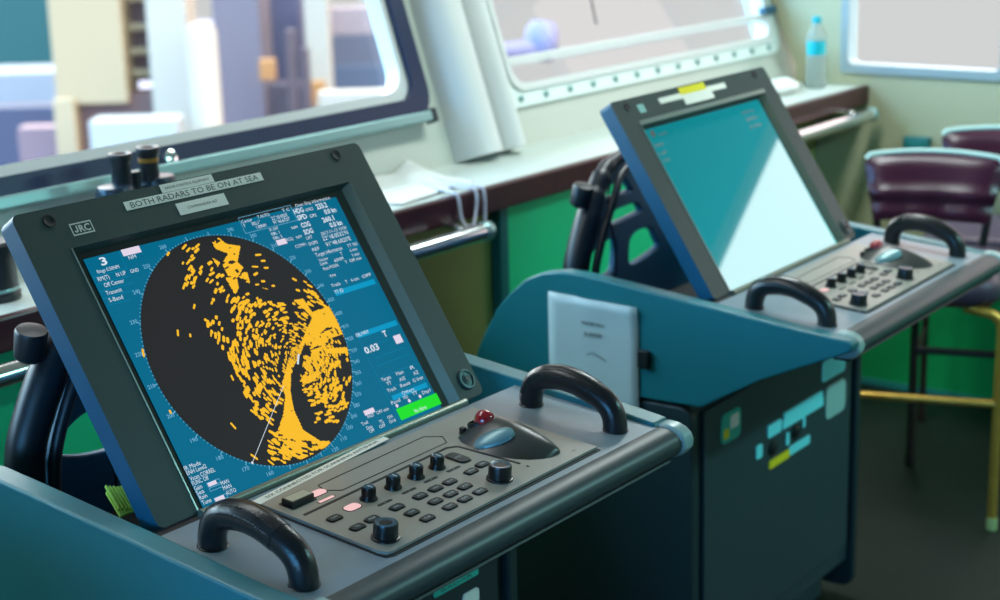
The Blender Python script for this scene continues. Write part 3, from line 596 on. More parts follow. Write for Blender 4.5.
    b.tube(smoothpath([(0.36, y+0.0, 0.205), (0.294, y-0.01, 0.197), (0.236, y-0.015, 0.186), (0.20, y-0.02, 0.168), (0.165, y-0.025, 0.135), (0.134, y-0.03, 0.095), (0.108, y-0.03, 0.05), (0.086, y-0.03, 0.0), (0.078, y-0.03, -0.06), (0.08, y-0.02, -0.15)], 6), [0.012]*6+[0.014]*6+[0.017]*6+[0.021]*6+[0.026]*6+[0.028]*25, 12)
    b.tube(smoothpath([(0.30, y-0.04, 0.19), (0.23, y-0.05, 0.17), (0.194, y-0.06, 0.14), (0.165, y-0.062, 0.10), (0.135, y-0.062, 0.05), (0.11, y-0.06, -0.02), (0.11, y-0.05, -0.12)], 6), 0.009, 8)
    b.tube(smoothpath([(0.22, y-0.03, 0.16), (0.20, y-0.035, 0.104), (0.225, y-0.035, 0.024), (0.236, y-0.03, -0.045), (0.24, y-0.02, -0.14)], 6), 0.0025, 6)
    b.build('cable_bundle', M['cable'], br, off, smooth=60)
    if live:
        b = MB()
        for i in range(7): b.box((0.030+i*0.0042, 0.120-i*0.002, 0.002-i*0.0015), (0.0024, 0.042, 0.004), (1, 0, 0), (0.25, 0.86, 0.45), (0, -0.45, 0.86))
        b.box((0.043, 0.115, -0.006), (0.034, 0.046, 0.004), (1, 0, 0), (0.25, 0.86, 0.45), (0, -0.45, 0.86))
        b.build('ribbed_plate', M['vent'], root, off, smooth=None)['label'] = 'lime green ribbed plate behind the monitor'
    # ---- cabinet, door, toe kick, lower side cover
    mb = MB(); mb.bx(-0.028, 0.72, 0.035, 0.50, zfl+0.10, -0.19); mb.bx(-0.018, 0.70, -0.18, 0.46, -0.205, -0.16) if False else None
    mb.bx(-0.01, 0.70, 0.09, 0.47, zfl, zfl+0.10)
    mb.prism([(-0.02, yy, z) for yy, z in ((-0.235, -0.05), (-0.235, -0.075), (0.035, -0.20), (0.035, -0.05))], (0.72, 0, 0))
    cab = mb.build('cabinet', M['cab'], root, off, bev=0.002)
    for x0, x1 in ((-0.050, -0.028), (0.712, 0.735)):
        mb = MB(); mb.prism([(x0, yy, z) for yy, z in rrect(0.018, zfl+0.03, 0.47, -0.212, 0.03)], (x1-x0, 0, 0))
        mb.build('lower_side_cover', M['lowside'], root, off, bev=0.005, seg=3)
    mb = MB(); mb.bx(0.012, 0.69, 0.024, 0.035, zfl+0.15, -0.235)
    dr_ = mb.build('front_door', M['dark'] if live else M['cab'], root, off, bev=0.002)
    def plate(name, u0, z0, u1, z1, m, th=0.003, lab=None, parent=dr_, txt=None):
        b = MB(); b.prism([(u, 0.0242, z) for u, z in rrect(u0, z0, u1, z1, min(u1-u0, z1-z0)*0.2, 2)], (0, -th, 0))
        if txt: b.mi = 1; text(b, txt, ((u0+u1)/2, 0.0242-th-0.0006, (z0+z1)/2), (1,0,0), (0,0,1), (z1-z0)*0.4, (u1-u0)*0.7, center=True)
        o = b.build(name, [M[m], M['ink']], parent, off, smooth=None)
        if lab: o['label'] = lab
    if live:
        plate('name_plate', 0.531, -0.304, 0.638, -0.292, 'greenlab', txt='RADAR', lab='green lettered name plate')
        plate('name_plate', 0.60, -0.350, 0.638, -0.325, 'tape', lab='small white plate')
    else:
        plate('warning_sign', 0.075, -0.325, 0.155, -0.262, 'greenlab', lab='pale green square sign')
        plate('warning_sign', 0.082, -0.315, 0.105, -0.295, 'yellow', th=0.0038, lab='small yellow mark on the sign')
        plate('warning_sign', 0.11, -0.30, 0.145, -0.272, 'tape', th=0.0038, lab='white field on the sign')
        plate('label_strip', 0.276, -0.371, 0.338, -0.343, 'cyanlab', lab='short cyan label')
        plate('label_strip', 0.345, -0.371, 0.540, -0.350, 'cyanlab', lab='long cyan label')
        plate('label_strip', 0.350, -0.352, 0.535, -0.336, 'cyanlab', th=0.0035, lab='long cyan label, upper row')
        plate('label_strip', 0.285, -0.442, 0.378, -0.424, 'yellow', lab='yellow half of a strip')
        plate('label_strip', 0.378, -0.440, 0.476, -0.420, 'cyanlab', lab='cyan half of a strip')
        plate('label_strip', 0.362, -0.412, 0.376, -0.384, 'cyanlab'); plate('label_strip', 0.440, -0.395, 0.452, -0.372, 'cyanlab')
        plate('label_strip', 0.225, -0.402, 0.252, -0.372, 'cyanlab')
        plate('paper_notice', 0.554, -0.412, 0.655, -0.337, 'paperlab', lab='large pale notice')
        plate('paper_notice', 0.531, -0.318, 0.650, -0.270, 'cyanlab', lab='cyan notice at the top of the door')
        for u, z in ((0.408, -0.394), (0.300, -0.398)):
            b = MB(); b.lathe((u, 0.0245, z), (0, -1, 0), [(0, 0.017), (0.004, 0.017), (0.005, 0.012), (0.008, 0.010)], 20); b.build('rotary_switch', M['black'], dr_, off)
        # document clip on the side plate
        b = MB(); b.prism([(-0.055, yy, z) for yy, z in rrect(0.106, -0.142, 0.130, -0.106, 0.004)], (-0.012, 0, 0)); b.build('document_clip', M['black'], root, off, bev=0.002)
    return root
# ------------------------------------------------------------------ the wheelhouse
RM = dict(
    cream=mat('wall_cream_paint', (184, 190, 180), 0.45, vary=0.04, vscale=2),
    rwall=mat('right_wall_paint', (182, 180, 148), 0.5, vary=0.05, vscale=2),
    green=mat('green_wall_paint', (44, 244, 166), 0.4, vary=0.12, vscale=5),
    dgreen=mat('dark_green_wall_paint', (10, 150, 86), 0.45, vary=0.12, vscale=3),
    olive=mat('olive_wall_paint', (160, 172, 96), 0.5, vary=0.15, vscale=4),
    teal=mat('teal_reflection_paint', (0, 160, 176), 0.5),  # unseen wall band, coloured for the cyan reflection in the rear screen
    ceil=mat('ceiling_paint', (205, 205, 195), 0.6),
    floor=mat('floor_covering', (12, 22, 18), 0.55, vary=0.25, vscale=3),
    white=mat('white_gloss_paint', (196, 206, 200), 0.3),
    wood=mat('dark_varnished_wood', (58, 20, 26), 0.28, vary=0.5, vscale=18),
    rubber=mat('window_rubber', (8, 32, 68), 0.35),
    winwhite=mat('window_white_paint', (206, 210, 208), 0.4),
    mint=mat('window_mint_paint', (214, 228, 224), 0.35),
    alu=mat('window_rail_aluminium', (136, 172, 172), 0.3, metal=0.5),
    bolt=mat('window_bolt', (110, 150, 148), 0.35, metal=0.5),
    steel=mat('polished_steel', (215, 218, 220), 0.16, metal=1.0),
    grey=mat('window_grey_frame', (150, 166, 172), 0.4),
    post=mat('teal_post_paint', (40, 130, 130), 0.35),
)
GL = glass('window_glass', (252, 253, 253), 0.06)
OFF = Vector((0, 0, ZF))
LEAN = 0.33; LN = Vector((0, 1, -LEAN)).normalized()
def WP(x, z, d=0.0): return Vector((x, 1.13+(z-0.1)*LEAN, z)) + LN*d
def wallpiece(mb, x0, x1, z0, z1, d0=0.0, th=0.07):
    mb.prism([WP(x0, z0, d0), WP(x1, z0, d0), WP(x1, z1, d0), WP(x0, z1, d0)], LN*th)
def ringprism(mb, outer, inner, fn, d0, d1):
    # outer / inner: lists of 2-D points of equal length; fn(u, v, d) -> 3-D
    n = len(outer)
    O0 = [mb.bm.verts.new(fn(*p, d0)) for p in outer]; I0 = [mb.bm.verts.new(fn(*p, d0)) for p in inner]
    O1 = [mb.bm.verts.new(fn(*p, d1)) for p in outer]; I1 = [mb.bm.verts.new(fn(*p, d1)) for p in inner]
    for i in range(n):
        j = (i+1) % n
        for q in ((O0[i], O0[j], I0[j], I0[i]), (O1[i], I1[i], I1[j], O1[j]), (O0[i], O1[i], O1[j], O0[j]), (I0[i], I0[j], I1[j], I1[i])):
            f = mb.bm.faces.new(q); f.material_index = mb.mi
def S(o): return tag(o, kind='structure')
TOP = 0.86; CEI = 1.30
XL, XR, YB = -2.25, 3.72, -3.2
# front wall with its two window openings
mb = MB()
for x0, x1, z0, z1 in ((XL, XR+0.06, 0.0, 0.165), (XL, -1.05, 0.165, TOP), (1.895, 2.195, 0.165, TOP), (3.665, XR+0.06, 0.165, TOP), (XL, XR+0.06, TOP, CEI)):
    wallpiece(mb, x0, x1, z0, z1)
S(mb.build('wall_front', RM['cream'], None, OFF, smooth=None))
mb = MB()
mb.bx(XL, 1.30, 1.02, 1.10, -ZF, 0.02); mb.mi = 1; mb.bx(1.30, 1.985, 1.02, 1.10, -ZF, 0.02); mb.mi = 0; mb.bx(1.985, 3.02, 1.02, 1.10, -ZF, 0.02)
mb.mi = 1; mb.bx(3.02, XR, 1.02, 1.10, -ZF, 0.02)
S(mb.build('wall_front', [RM['green'], RM['olive']], None, OFF, smooth=None))
# right wall with two windows, left wall with one, back wall with one
def sidewall(name, x, th, y0, y1, wins, z0, z1, mats):
    mb = MB(); ys = sorted(wins); edges = [y0]+[v for w in ys for v in w]+[y1]
    for a, b in zip(edges[::2], edges[1::2]):
        if b < y1: mb.bx(x, x+th, a, b, z0, TOP)
        else: mb.prism([(x, a, z0), (x, 1.10, z0), (x, 1.10, 0.1), (x, WP(0, TOP, 0.06).y, TOP), (x, a, TOP)], (th, 0, 0))
    for a, b in wins: mb.bx(x, x+th, a, b, z0, 0.105)
    mb.mi = 1; mb.prism([(x, y0, TOP), (x, WP(0, TOP, 0.06).y, TOP), (x, WP(0, z1, 0.06).y, z1), (x, y0, z1)], (th, 0, 0))
    return S(mb.build(name, mats, None, OFF, smooth=None))
sidewall('wall_right', XR, 0.07, YB, 1.75, [(-1.35, 0.22), (0.395, 0.915)], -0.50, CEI, [RM['rwall'], RM['teal']])
mb = MB(); mb.bx(XR-0.004, XR+0.066, YB, 1.10, -ZF, -0.50); S(mb.build('wall_right', RM['dgreen'], None, OFF, smooth=None))
sidewall('wall_left', XL-0.07, 0.07, YB, 1.75, [(-1.6, 0.10)], -ZF, CEI, [RM['cream'], RM['cream']])
mb = MB(); mb.bx(-0.52, -0.47, -0.14, 1.02, -ZF, 0.10); S(mb.build('wall_left', RM['cream'], None, OFF, smooth=None, bev=0.004))   # unseen low partition, added to shade the front console's left side
mb = MB(); mb.bx(XL, XR, YB-0.07, YB, -ZF, CEI); S(mb.build('wall_back', RM['cream'], None, OFF, smooth=None))
mb = MB(); mb.bx(XL, XR, YB, 1.20, -ZF-0.05, -ZF); S(mb.build('floor', RM['floor'], None, OFF, smooth=None))
mb = MB(); mb.bx(XL-0.07, XR+0.07, YB-0.07, 1.62, CEI, CEI+0.05); S(mb.build('ceiling', RM['ceil'], None, OFF, smooth=None))
mb = MB(); mb.bx(XR-0.018, XR-0.004, 0.15, 1.02, -ZF, -ZF+0.02); S(mb.build('baseboard_right', RM['post'], None, OFF, smooth=None))
# white moulded trunking between the windows, post on the lower wall
mb = MB()
pts = [WP(2.018+0.07*math.cos(R(a))+0.0, 0.045, -0.085*math.sin(R(a))) for a in range(0, 181, 15)]
mb.prism(pts, WP(0, CEI)-WP(0, 0.045)); S(mb.build('trim_1', RM['winwhite'], None, OFF, smooth=60))
mb = MB()
pts = [WP(2.128+0.045*math.cos(R(a)), 0.045, -0.085*math.sin(R(a))) for a in range(0, 181, 15)]
mb.prism(pts, WP(0, CEI)-WP(0, 0.045)); S(mb.build('trim_2', RM['winwhite'], None, OFF, smooth=60))
mb = MB(); mb.bx(1.965, 2.0, 0.99, 1.02, -ZF, -0.01); S(mb.build('trim_3', RM['post'], None, OFF, smooth=None, bev=0.004))
# ledge under the windows: white top, dark wooden front edge
mb = MB(); mb.bx(XL, XR, 0.852, 1.165, 0.020, 0.045); mb.mi = 1; mb.bx(XL, XR, 0.835, 0.858, -0.014, 0.047); mb.bx(XL, XR, 0.852, 1.02, 0.0, 0.020)
S(mb.build('trim_4', [RM['white'], RM['wood']], None, OFF, smooth=None, bev=0.004))
# window_1 (over the near console): white inner ring, dark rubber gasket, aluminium rail under it
def win_front(name, x0, x1, z0, rings, pane_inset):
    root = None
    for i, (nm, m, g0, g1, d0, d1, r) in enumerate(rings):
        mb = MB()
        o = rrect(x0+g0, z0+g0, x1-g0, TOP-g0, max(r-g0*0.4, 0.01), 6); q = rrect(x0+g1, z0+g1, x1-g1, TOP-g1, max(r-g1*0.4, 0.01), 6)
        ringprism(mb, o, q, lambda u, v, d: WP(u, v, d), d0, d1)
        ob = mb.build(nm if root else name, RM[m], root, OFF, smooth=40)
        if root is None: root = S(ob)
    mb = MB(); g = pane_inset
    mb.prism([WP(u, v, 0.03) for u, v in rrect(x0+g, z0+g, x1-g, TOP-g, 0.05, 4)], LN*0.006)
    mb.build('pane', GL, root, OFF, smooth=None)
    return root
w1 = win_front('window_1', -1.06, 1.905, 0.163, [('window_1', 'rubber', 0.0, 0.05, -0.018, 0.02, 0.07), ('inner_frame', 'winwhite', 0.044, 0.072, -0.004, 0.04, 0.09)], 0.06)
mb = MB(); mb.prism([WP(-1.0, 0.152, -0.018), WP(1.86, 0.152, -0.018), WP(1.86, 0.176, -0.018), WP(-1.0, 0.176, -0.018)], LN*-0.03); mb.build('sill_rail', RM['alu'], w1, OFF, smooth=None, bev=0.004)
mb = MB(); mb.prism([WP(1.86, 0.147, -0.016), WP(1.878, 0.147, -0.016), WP(1.878, 0.181, -0.016), WP(1.86, 0.181, -0.016)], LN*-0.034); mb.build('rail_end', M['black'], w1, OFF, smooth=None, bev=0.004)
mb = MB(); mb.lathe(WP(1.05, 0.188, -0.018), -LN, [(0, 0.018), (0.008, 0.016), (0.01, 0.008)], 16); mb.build('gasket_button', RM['steel'], w1, OFF)
# window_2 (middle): bolted mint flange, opening light with a cross bar
w2 = win_front('window_2', 2.19, 3.69, 0.142, [('window_2', 'mint', 0.0, 0.042, -0.012, 0.03, 0.05), ('inner_frame', 'winwhite', 0.038, 0.056, -0.02, 0.03, 0.07)], 0.05)
for i in range(13):
    mb = MB(); mb.lathe(WP(2.26+i*0.112, 0.162, -0.012), -LN, [(0, 0.009), (0.006, 0.0085), (0.009, 0.004)], 10); mb.build('bolt', RM['bolt'], w2, OFF)
for i in range(5):
    mb = MB(); mb.lathe(WP(2.211, 0.24+i*0.12, -0.012), -LN, [(0, 0.009), (0.006, 0.0085), (0.009, 0.004)], 10); mb.build('bolt', RM['bolt'], w2, OFF)
mb = MB(); mb.prism([WP(2.235, 0.250, -0.022), WP(3.645, 0.250, -0.022), WP(3.645, 0.268, -0.022), WP(2.235, 0.268, -0.022)], LN*0.035); mb.build('cross_bar', RM['winwhite'], w2, OFF, smooth=None, bev=0.004)
mb = MB(); mb.prism([WP(2.192, 0.24, -0.014), WP(2.202, 0.24, -0.014), WP(2.202, 0.60, -0.014), WP(2.192, 0.60, -0.014)], LN*-0.012)
mb.prism([WP(3.60, 0.262, -0.014), WP(3.68, 0.262, -0.014), WP(3.68, 0.285, -0.014), WP(3.60, 0.285, -0.014)], LN*-0.025); mb.build('hinge', M['castiron'], w2, OFF, smooth=None, bev=0.004)
mb = MB(); mb.tube(smoothpath([WP(2.83, 0.56, 0.05), WP(2.795, 0.42, 0.05), WP(2.782, 0.325, 0.05)], 4), 0.0035, 6); mb.build('wiper_wire', M['blackm'], w2, OFF)
# windows in the side walls
def win_side(name, x, y0, y1, m, s):
    fn = lambda u, v, d: Vector((x+s*d, u, v))
    mb = MB(); ringprism(mb, rrect(y0-0.02, 0.085, y1+0.02, TOP+0.02, 0.012, 4), rrect(y0+0.008, 0.113, y1-0.008, TOP-0.012, 0.02, 4), fn, -0.012, 0.05)
    o = S(mb.build(name, RM[m], None, OFF, smooth=40))
    mb = MB(); mb.prism([fn(u, v, 0.03) for u, v in rrect(y0, 0.105, y1, TOP, 0.02, 4)], (s*0.006, 0, 0)); mb.build('pane', GL, o, OFF, smooth=None)
win_side('window_3', XR, 0.395, 0.915, 'grey', 1); win_side('window_4', XR, -1.35, 0.22, 'grey', 1); win_side('window_5', XL, -1.6, 0.10, 'winwhite', -1)
# ------------------------------------------------------------------ consoles
A = make_console((0, 0), 0.0, 0.0, True, 'radar console in front with a lit blue display full of yellow echoes')
B = make_console((1.4348, 0.0699), -0.0446, 0.0233, False, 'radar console further back with its glossy display switched off')
# sheet in a sleeve taped to the side of the rear console
mb = MB(); rnd = random.Random(4); nx, ny = 10, 14; V = []; F = []
for j in range(ny+1):
    for i in range(nx+1):
        yy = 0.342-0.210*i/nx; z = -0.018-0.297*j/ny
        V.append((-0.0575-0.001*abs(math.sin(i*0.9+j*0.35))-(0.006*max(0, 1-j/2) if i > 3 else 0)-0.001, yy, z-(0.004*i/nx)))
F = [(j*(nx+1)+i, j*(nx+1)+i+1, (j+1)*(nx+1)+i+1, (j+1)*(nx+1)+i) for j in range(ny) for i in range(nx)]
mb.mesh(V, F); mb.mi = 1
for t, z, h in (('RADAR No.2', -0.070, 0.0065), ('X-BAND', -0.092, 0.008)): text(mb, t, (-0.0618, 0.235, z), (0, -1, 0), (0, 0, 1), h, center=True)
mb.tube([(-0.0612, 0.25, -0.135), (-0.0612, 0.235, -0.128), (-0.0612, 0.22, -0.136), (-0.0612, 0.205, -0.142)], 0.0008, 6)
pm = mat('plastic_sleeve_paper', (186, 204, 204), 0.35, vary=0.06, vscale=12)
doc = mb.build('paper_sheet', [pm, mat('faded_ink', (96, 112, 116), 0.6)], None, (0, 0, ZF-0.0446), smooth=50)
doc.location = B.location; doc.rotation_euler = B.rotation_euler
sd = doc.modifiers.new('thick', 'SOLIDIFY'); sd.thickness = 0.0008
tag(doc, 'pale sheet of paper in a sleeve taped to the side of the rear radar console', 'paper')

# ------------------------------------------------------------------ ledge furniture
def handrail(x0, x1, lab, posts):
    r = empty('handrail', ((x0+x1)/2, 0.785, 0.90), label=lab, cat='handrail')
    o = Vector((-(x0+x1)/2, -0.785, ZF-0.90)); z = -0.034
    mb = MB(); mb.cyl((x0, 0.785, z), (x1-0.03, 0.785, z), 0.0205, n=20); mb.build('rail_tube', RM['steel'], r, o, smooth=40)
    mb = MB(); mb.lathe((x1-0.035, 0.785, z), (1, 0, 0), [(0, 0.021), (0.003, 0.0225), (0.026, 0.0225), (0.033, 0.018), (0.035, 0.0)], 20); mb.build('end_cap', RM['alu'], r, o, smooth=40)
    for px in posts:
        mb = MB(); mb.tube(smoothpath([(px, 0.785, z+0.018), (px, 0.795, z+0.022), (px, 0.83, z+0.024), (px, 0.846, z+0.024)], 4), 0.008, 10); mb.build('bracket', RM['steel'], r, o, smooth=40)
    return r
handrail(0.30, 1.665, 'polished steel handrail beside the front radar console, ending near the white cables', (0.5, 1.0, 1.56))
handrail(2.95, 3.655, 'polished steel handrail under the ledge with the water bottle', (3.05, 3.5))
# white cables hanging over the ledge
wc = mat('white_cable', (206, 210, 224), 0.4)
for i, (pts, lab) in enumerate((
    ([(1.66, 0.98, 0.052), (1.625, 0.90, 0.055), (1.602, 0.84, 0.0555), (1.603, 0.825, 0.045), (1.608, 0.822, 0.0), (1.613, 0.812, -0.028)], 'white cable hanging over the dark ledge edge, left of three'),
    ([(1.67, 0.99, 0.052), (1.668, 0.90, 0.055), (1.664, 0.84, 0.0555), (1.668, 0.825, 0.045), (1.662, 0.822, 0.01), (1.638, 0.815, -0.03), (1.622, 0.812, -0.02)], 'white cable hanging over the dark ledge edge in a curl, middle of three'),
    ([(1.72, 1.02, 0.052), (1.705, 0.90, 0.055), (1.694, 0.84, 0.0555), (1.696, 0.825, 0.045), (1.694, 0.822, 0.0), (1.690, 0.82, -0.03)], 'white cable hanging over the dark ledge edge, right of three'))):
    mb = MB(); mb.tube(smoothpath(pts, 5), 0.0042, 8)
    tag(mb.build('cable', wc, None, OFF, smooth=60), lab, 'cable')
# crumpled white sheet on the ledge
mb = MB(); nf = noise2(21); V = []; nx, ny = 22, 12
for j in range(ny+1):
    for i in range(nx+1):
        a, b = i/nx, j/ny
        V.append((1.47+0.30*a-0.02*b, 0.875+0.20*b+0.03*a, 0.0475+0.020*nf(a*5, b*3)*(0.3+a)*(0.2+b)+0.022*max(0, b-0.6)))
mb.mesh(V, [(j*(nx+1)+i, j*(nx+1)+i+1, (j+1)*(nx+1)+i+1, (j+1)*(nx+1)+i) for j in range(ny) for i in range(nx)])
o = mb.build('plastic_sheet', mat('white_plastic_sheet', (226, 228, 224), 0.3), None, OFF, smooth=60); o.modifiers.new('thick', 'SOLIDIFY').thickness = 0.0015
tag(o, 'crumpled white plastic sheet lying on the ledge beside the cables', 'sheet')
# binoculars standing on the ledge
bn = empty('binoculars', (0.845, 1.005, 0.045+ZF), R(8), label='black binoculars standing upright on the ledge behind the front radar console', cat='binoculars')
bb = mat('binocular_body', (20, 28, 34), 0.35); be = mat('binocular_eyecup', (24, 40, 54), 0.3)
for s in (-1, 1):
    mb = MB(); mb.lathe((s*0.068, 0, 0), (0, 0, 1), [(0, 0.034), (0.012, 0.035), (0.05, 0.030), (0.075, 0.026), (0.085, 0.026)], 24); mb.build('objective_barrel', bb, bn)
    mb = MB(); mb.lathe((s*0.060, 0, 0.085), (0, 0, 1), [(0, 0.024), (0.006, 0.036), (0.052, 0.037), (0.062, 0.033), (0.064, 0.026), (0.064, 0)], 24); mb.build('prism_housing', be, bn)
    mb = MB(); mb.lathe((s*0.039, 0, 0.14), (0, 0, 1), [(0, 0.0195), (0.046, 0.019), (0.051, 0.0215), (0.062, 0.0235), (0.067, 0.0225), (0.067, 0.016), (0.060, 0.012), (0.060, 0)], 24); mb.build('eyepiece', bb if s < 0 else M['black'], bn)
mb = MB(); mb.cyl((0, 0, 0.075), (0, 0, 0.15), 0.009); mb.lathe((0, 0, 0.15), (0, 0, 1), [(0, 0.012), (0.014, 0.012), (0.016, 0.009)], 16)
mb.bx(-0.05, 0.05, -0.006, 0.006, 0.085, 0.10); mb.bx(-0.05, 0.05, -0.006, 0.006, 0.125, 0.135); mb.build('hinge', bb, bn)
mb = MB(); mb.lathe((0.039, 0, 0.178), (0, 0, 1), [(0, 0.0197), (0.008, 0.0197)], 24); mb.build('brass_ring', mat('brass_ring', (170, 120, 50), 0.3, metal=0.8), bn)
# dark canister on the ledge at the left
cn = empty('canister', (0.475, 0.965, 0.045+ZF), label='dark round canister on the ledge at the left edge of the photo', cat='canister')
mb = MB(); mb.lathe((0, 0, 0), (0, 0, 1), [(0, 0.045), (0.012, 0.046), (0.014, 0.042), (0.075, 0.041), (0.08, 0.043), (0.10, 0.043), (0.105, 0.038)], 28); mb.build('body', bb, cn)
mb = MB(); mb.lathe((0, 0, 0.017), (0, 0, 1), [(0, 0.0425), (0.003, 0.0435), (0.006, 0.0425)], 28); mb.build('ring', RM['alu'], cn)
# water bottle
bt = empty('water_bottle', (3.60, 0.965, 0.046+ZF), label='clear plastic water bottle with turquoise cap and label standing on the ledge', cat='bottle')
cl = mat('clear_plastic', (214, 226, 224), 0.1); cb = cl.node_tree.nodes['Principled BSDF']; cb.inputs['Transmission Weight'].default_value = 0.75; cb.inputs['IOR'].default_value = 1.2
mb = MB(); mb.lathe((0, 0, 0), (0, 0, 1), [(0, 0.026), (0.004, 0.031), (0.03, 0.032), (0.034, 0.030), (0.038, 0.032), (0.06, 0.032), (0.064, 0.030), (0.068, 0.032), (0.10, 0.031), (0.105, 0.0295), (0.15, 0.0295), (0.155, 0.031), (0.175, 0.027), (0.192, 0.016), (0.198, 0.0125), (0.208, 0.0125)], 28); mb.build('bottle_body', cl, bt, smooth=60)
mb = MB(); mb.lathe((0, 0, 0.106), (0, 0, 1), [(0, 0.0302), (0.044, 0.0302)], 28, cap=False); lb = mb.build('label', mat('bottle_label', (0, 176, 190), 0.4), bt, smooth=60)
mb = MB(); mb.lathe((0, 0, 0.206), (0, 0, 1), [(0, 0.0155), (0.004, 0.0155), (0.005, 0.0145), (0.018, 0.0142), (0.020, 0.012)], 22); mb.build('cap', mat('bottle_cap', (0, 164, 180), 0.35), bt, smooth=40)
# folded white cloth near the bottle
mb = MB(); bmesh.ops.create_uvsphere(mb.bm, u_segments=24, v_segments=12, radius=1, matrix=Matrix.Translation((3.43, 1.0, 0.068)) @ Matrix.Diagonal((0.085, 0.05, 0.022, 1)))
nf = noise2(5)
for v in mb.bm.verts: v.co.z = max(0.0465, v.co.z+0.010*(nf(v.co.x*40, v.co.y*40)-0.5))
tag(mb.build('cloth', mat('white_cloth', (222, 226, 222), 0.7), None, OFF, smooth=80), 'small white folded cloth on the ledge next to the water bottle', 'cloth')
# wall socket
sk = mat('socket_box', (40, 120, 124), 0.4)
mb = MB(); mb.bx(XR-0.035, XR, 0.615, 0.70, -0.155, -0.105); so = mb.build('socket_box', sk, None, OFF, smooth=None, bev=0.004)
tag(so, 'small teal socket box on the right wall behind the chairs', 'socket')
mb = MB(); mb.bx(XR-0.040, XR-0.033, 0.63, 0.685, -0.145, -0.115); mb.build('cover', RM['post'], so, OFF, smooth=None, bev=0.003)

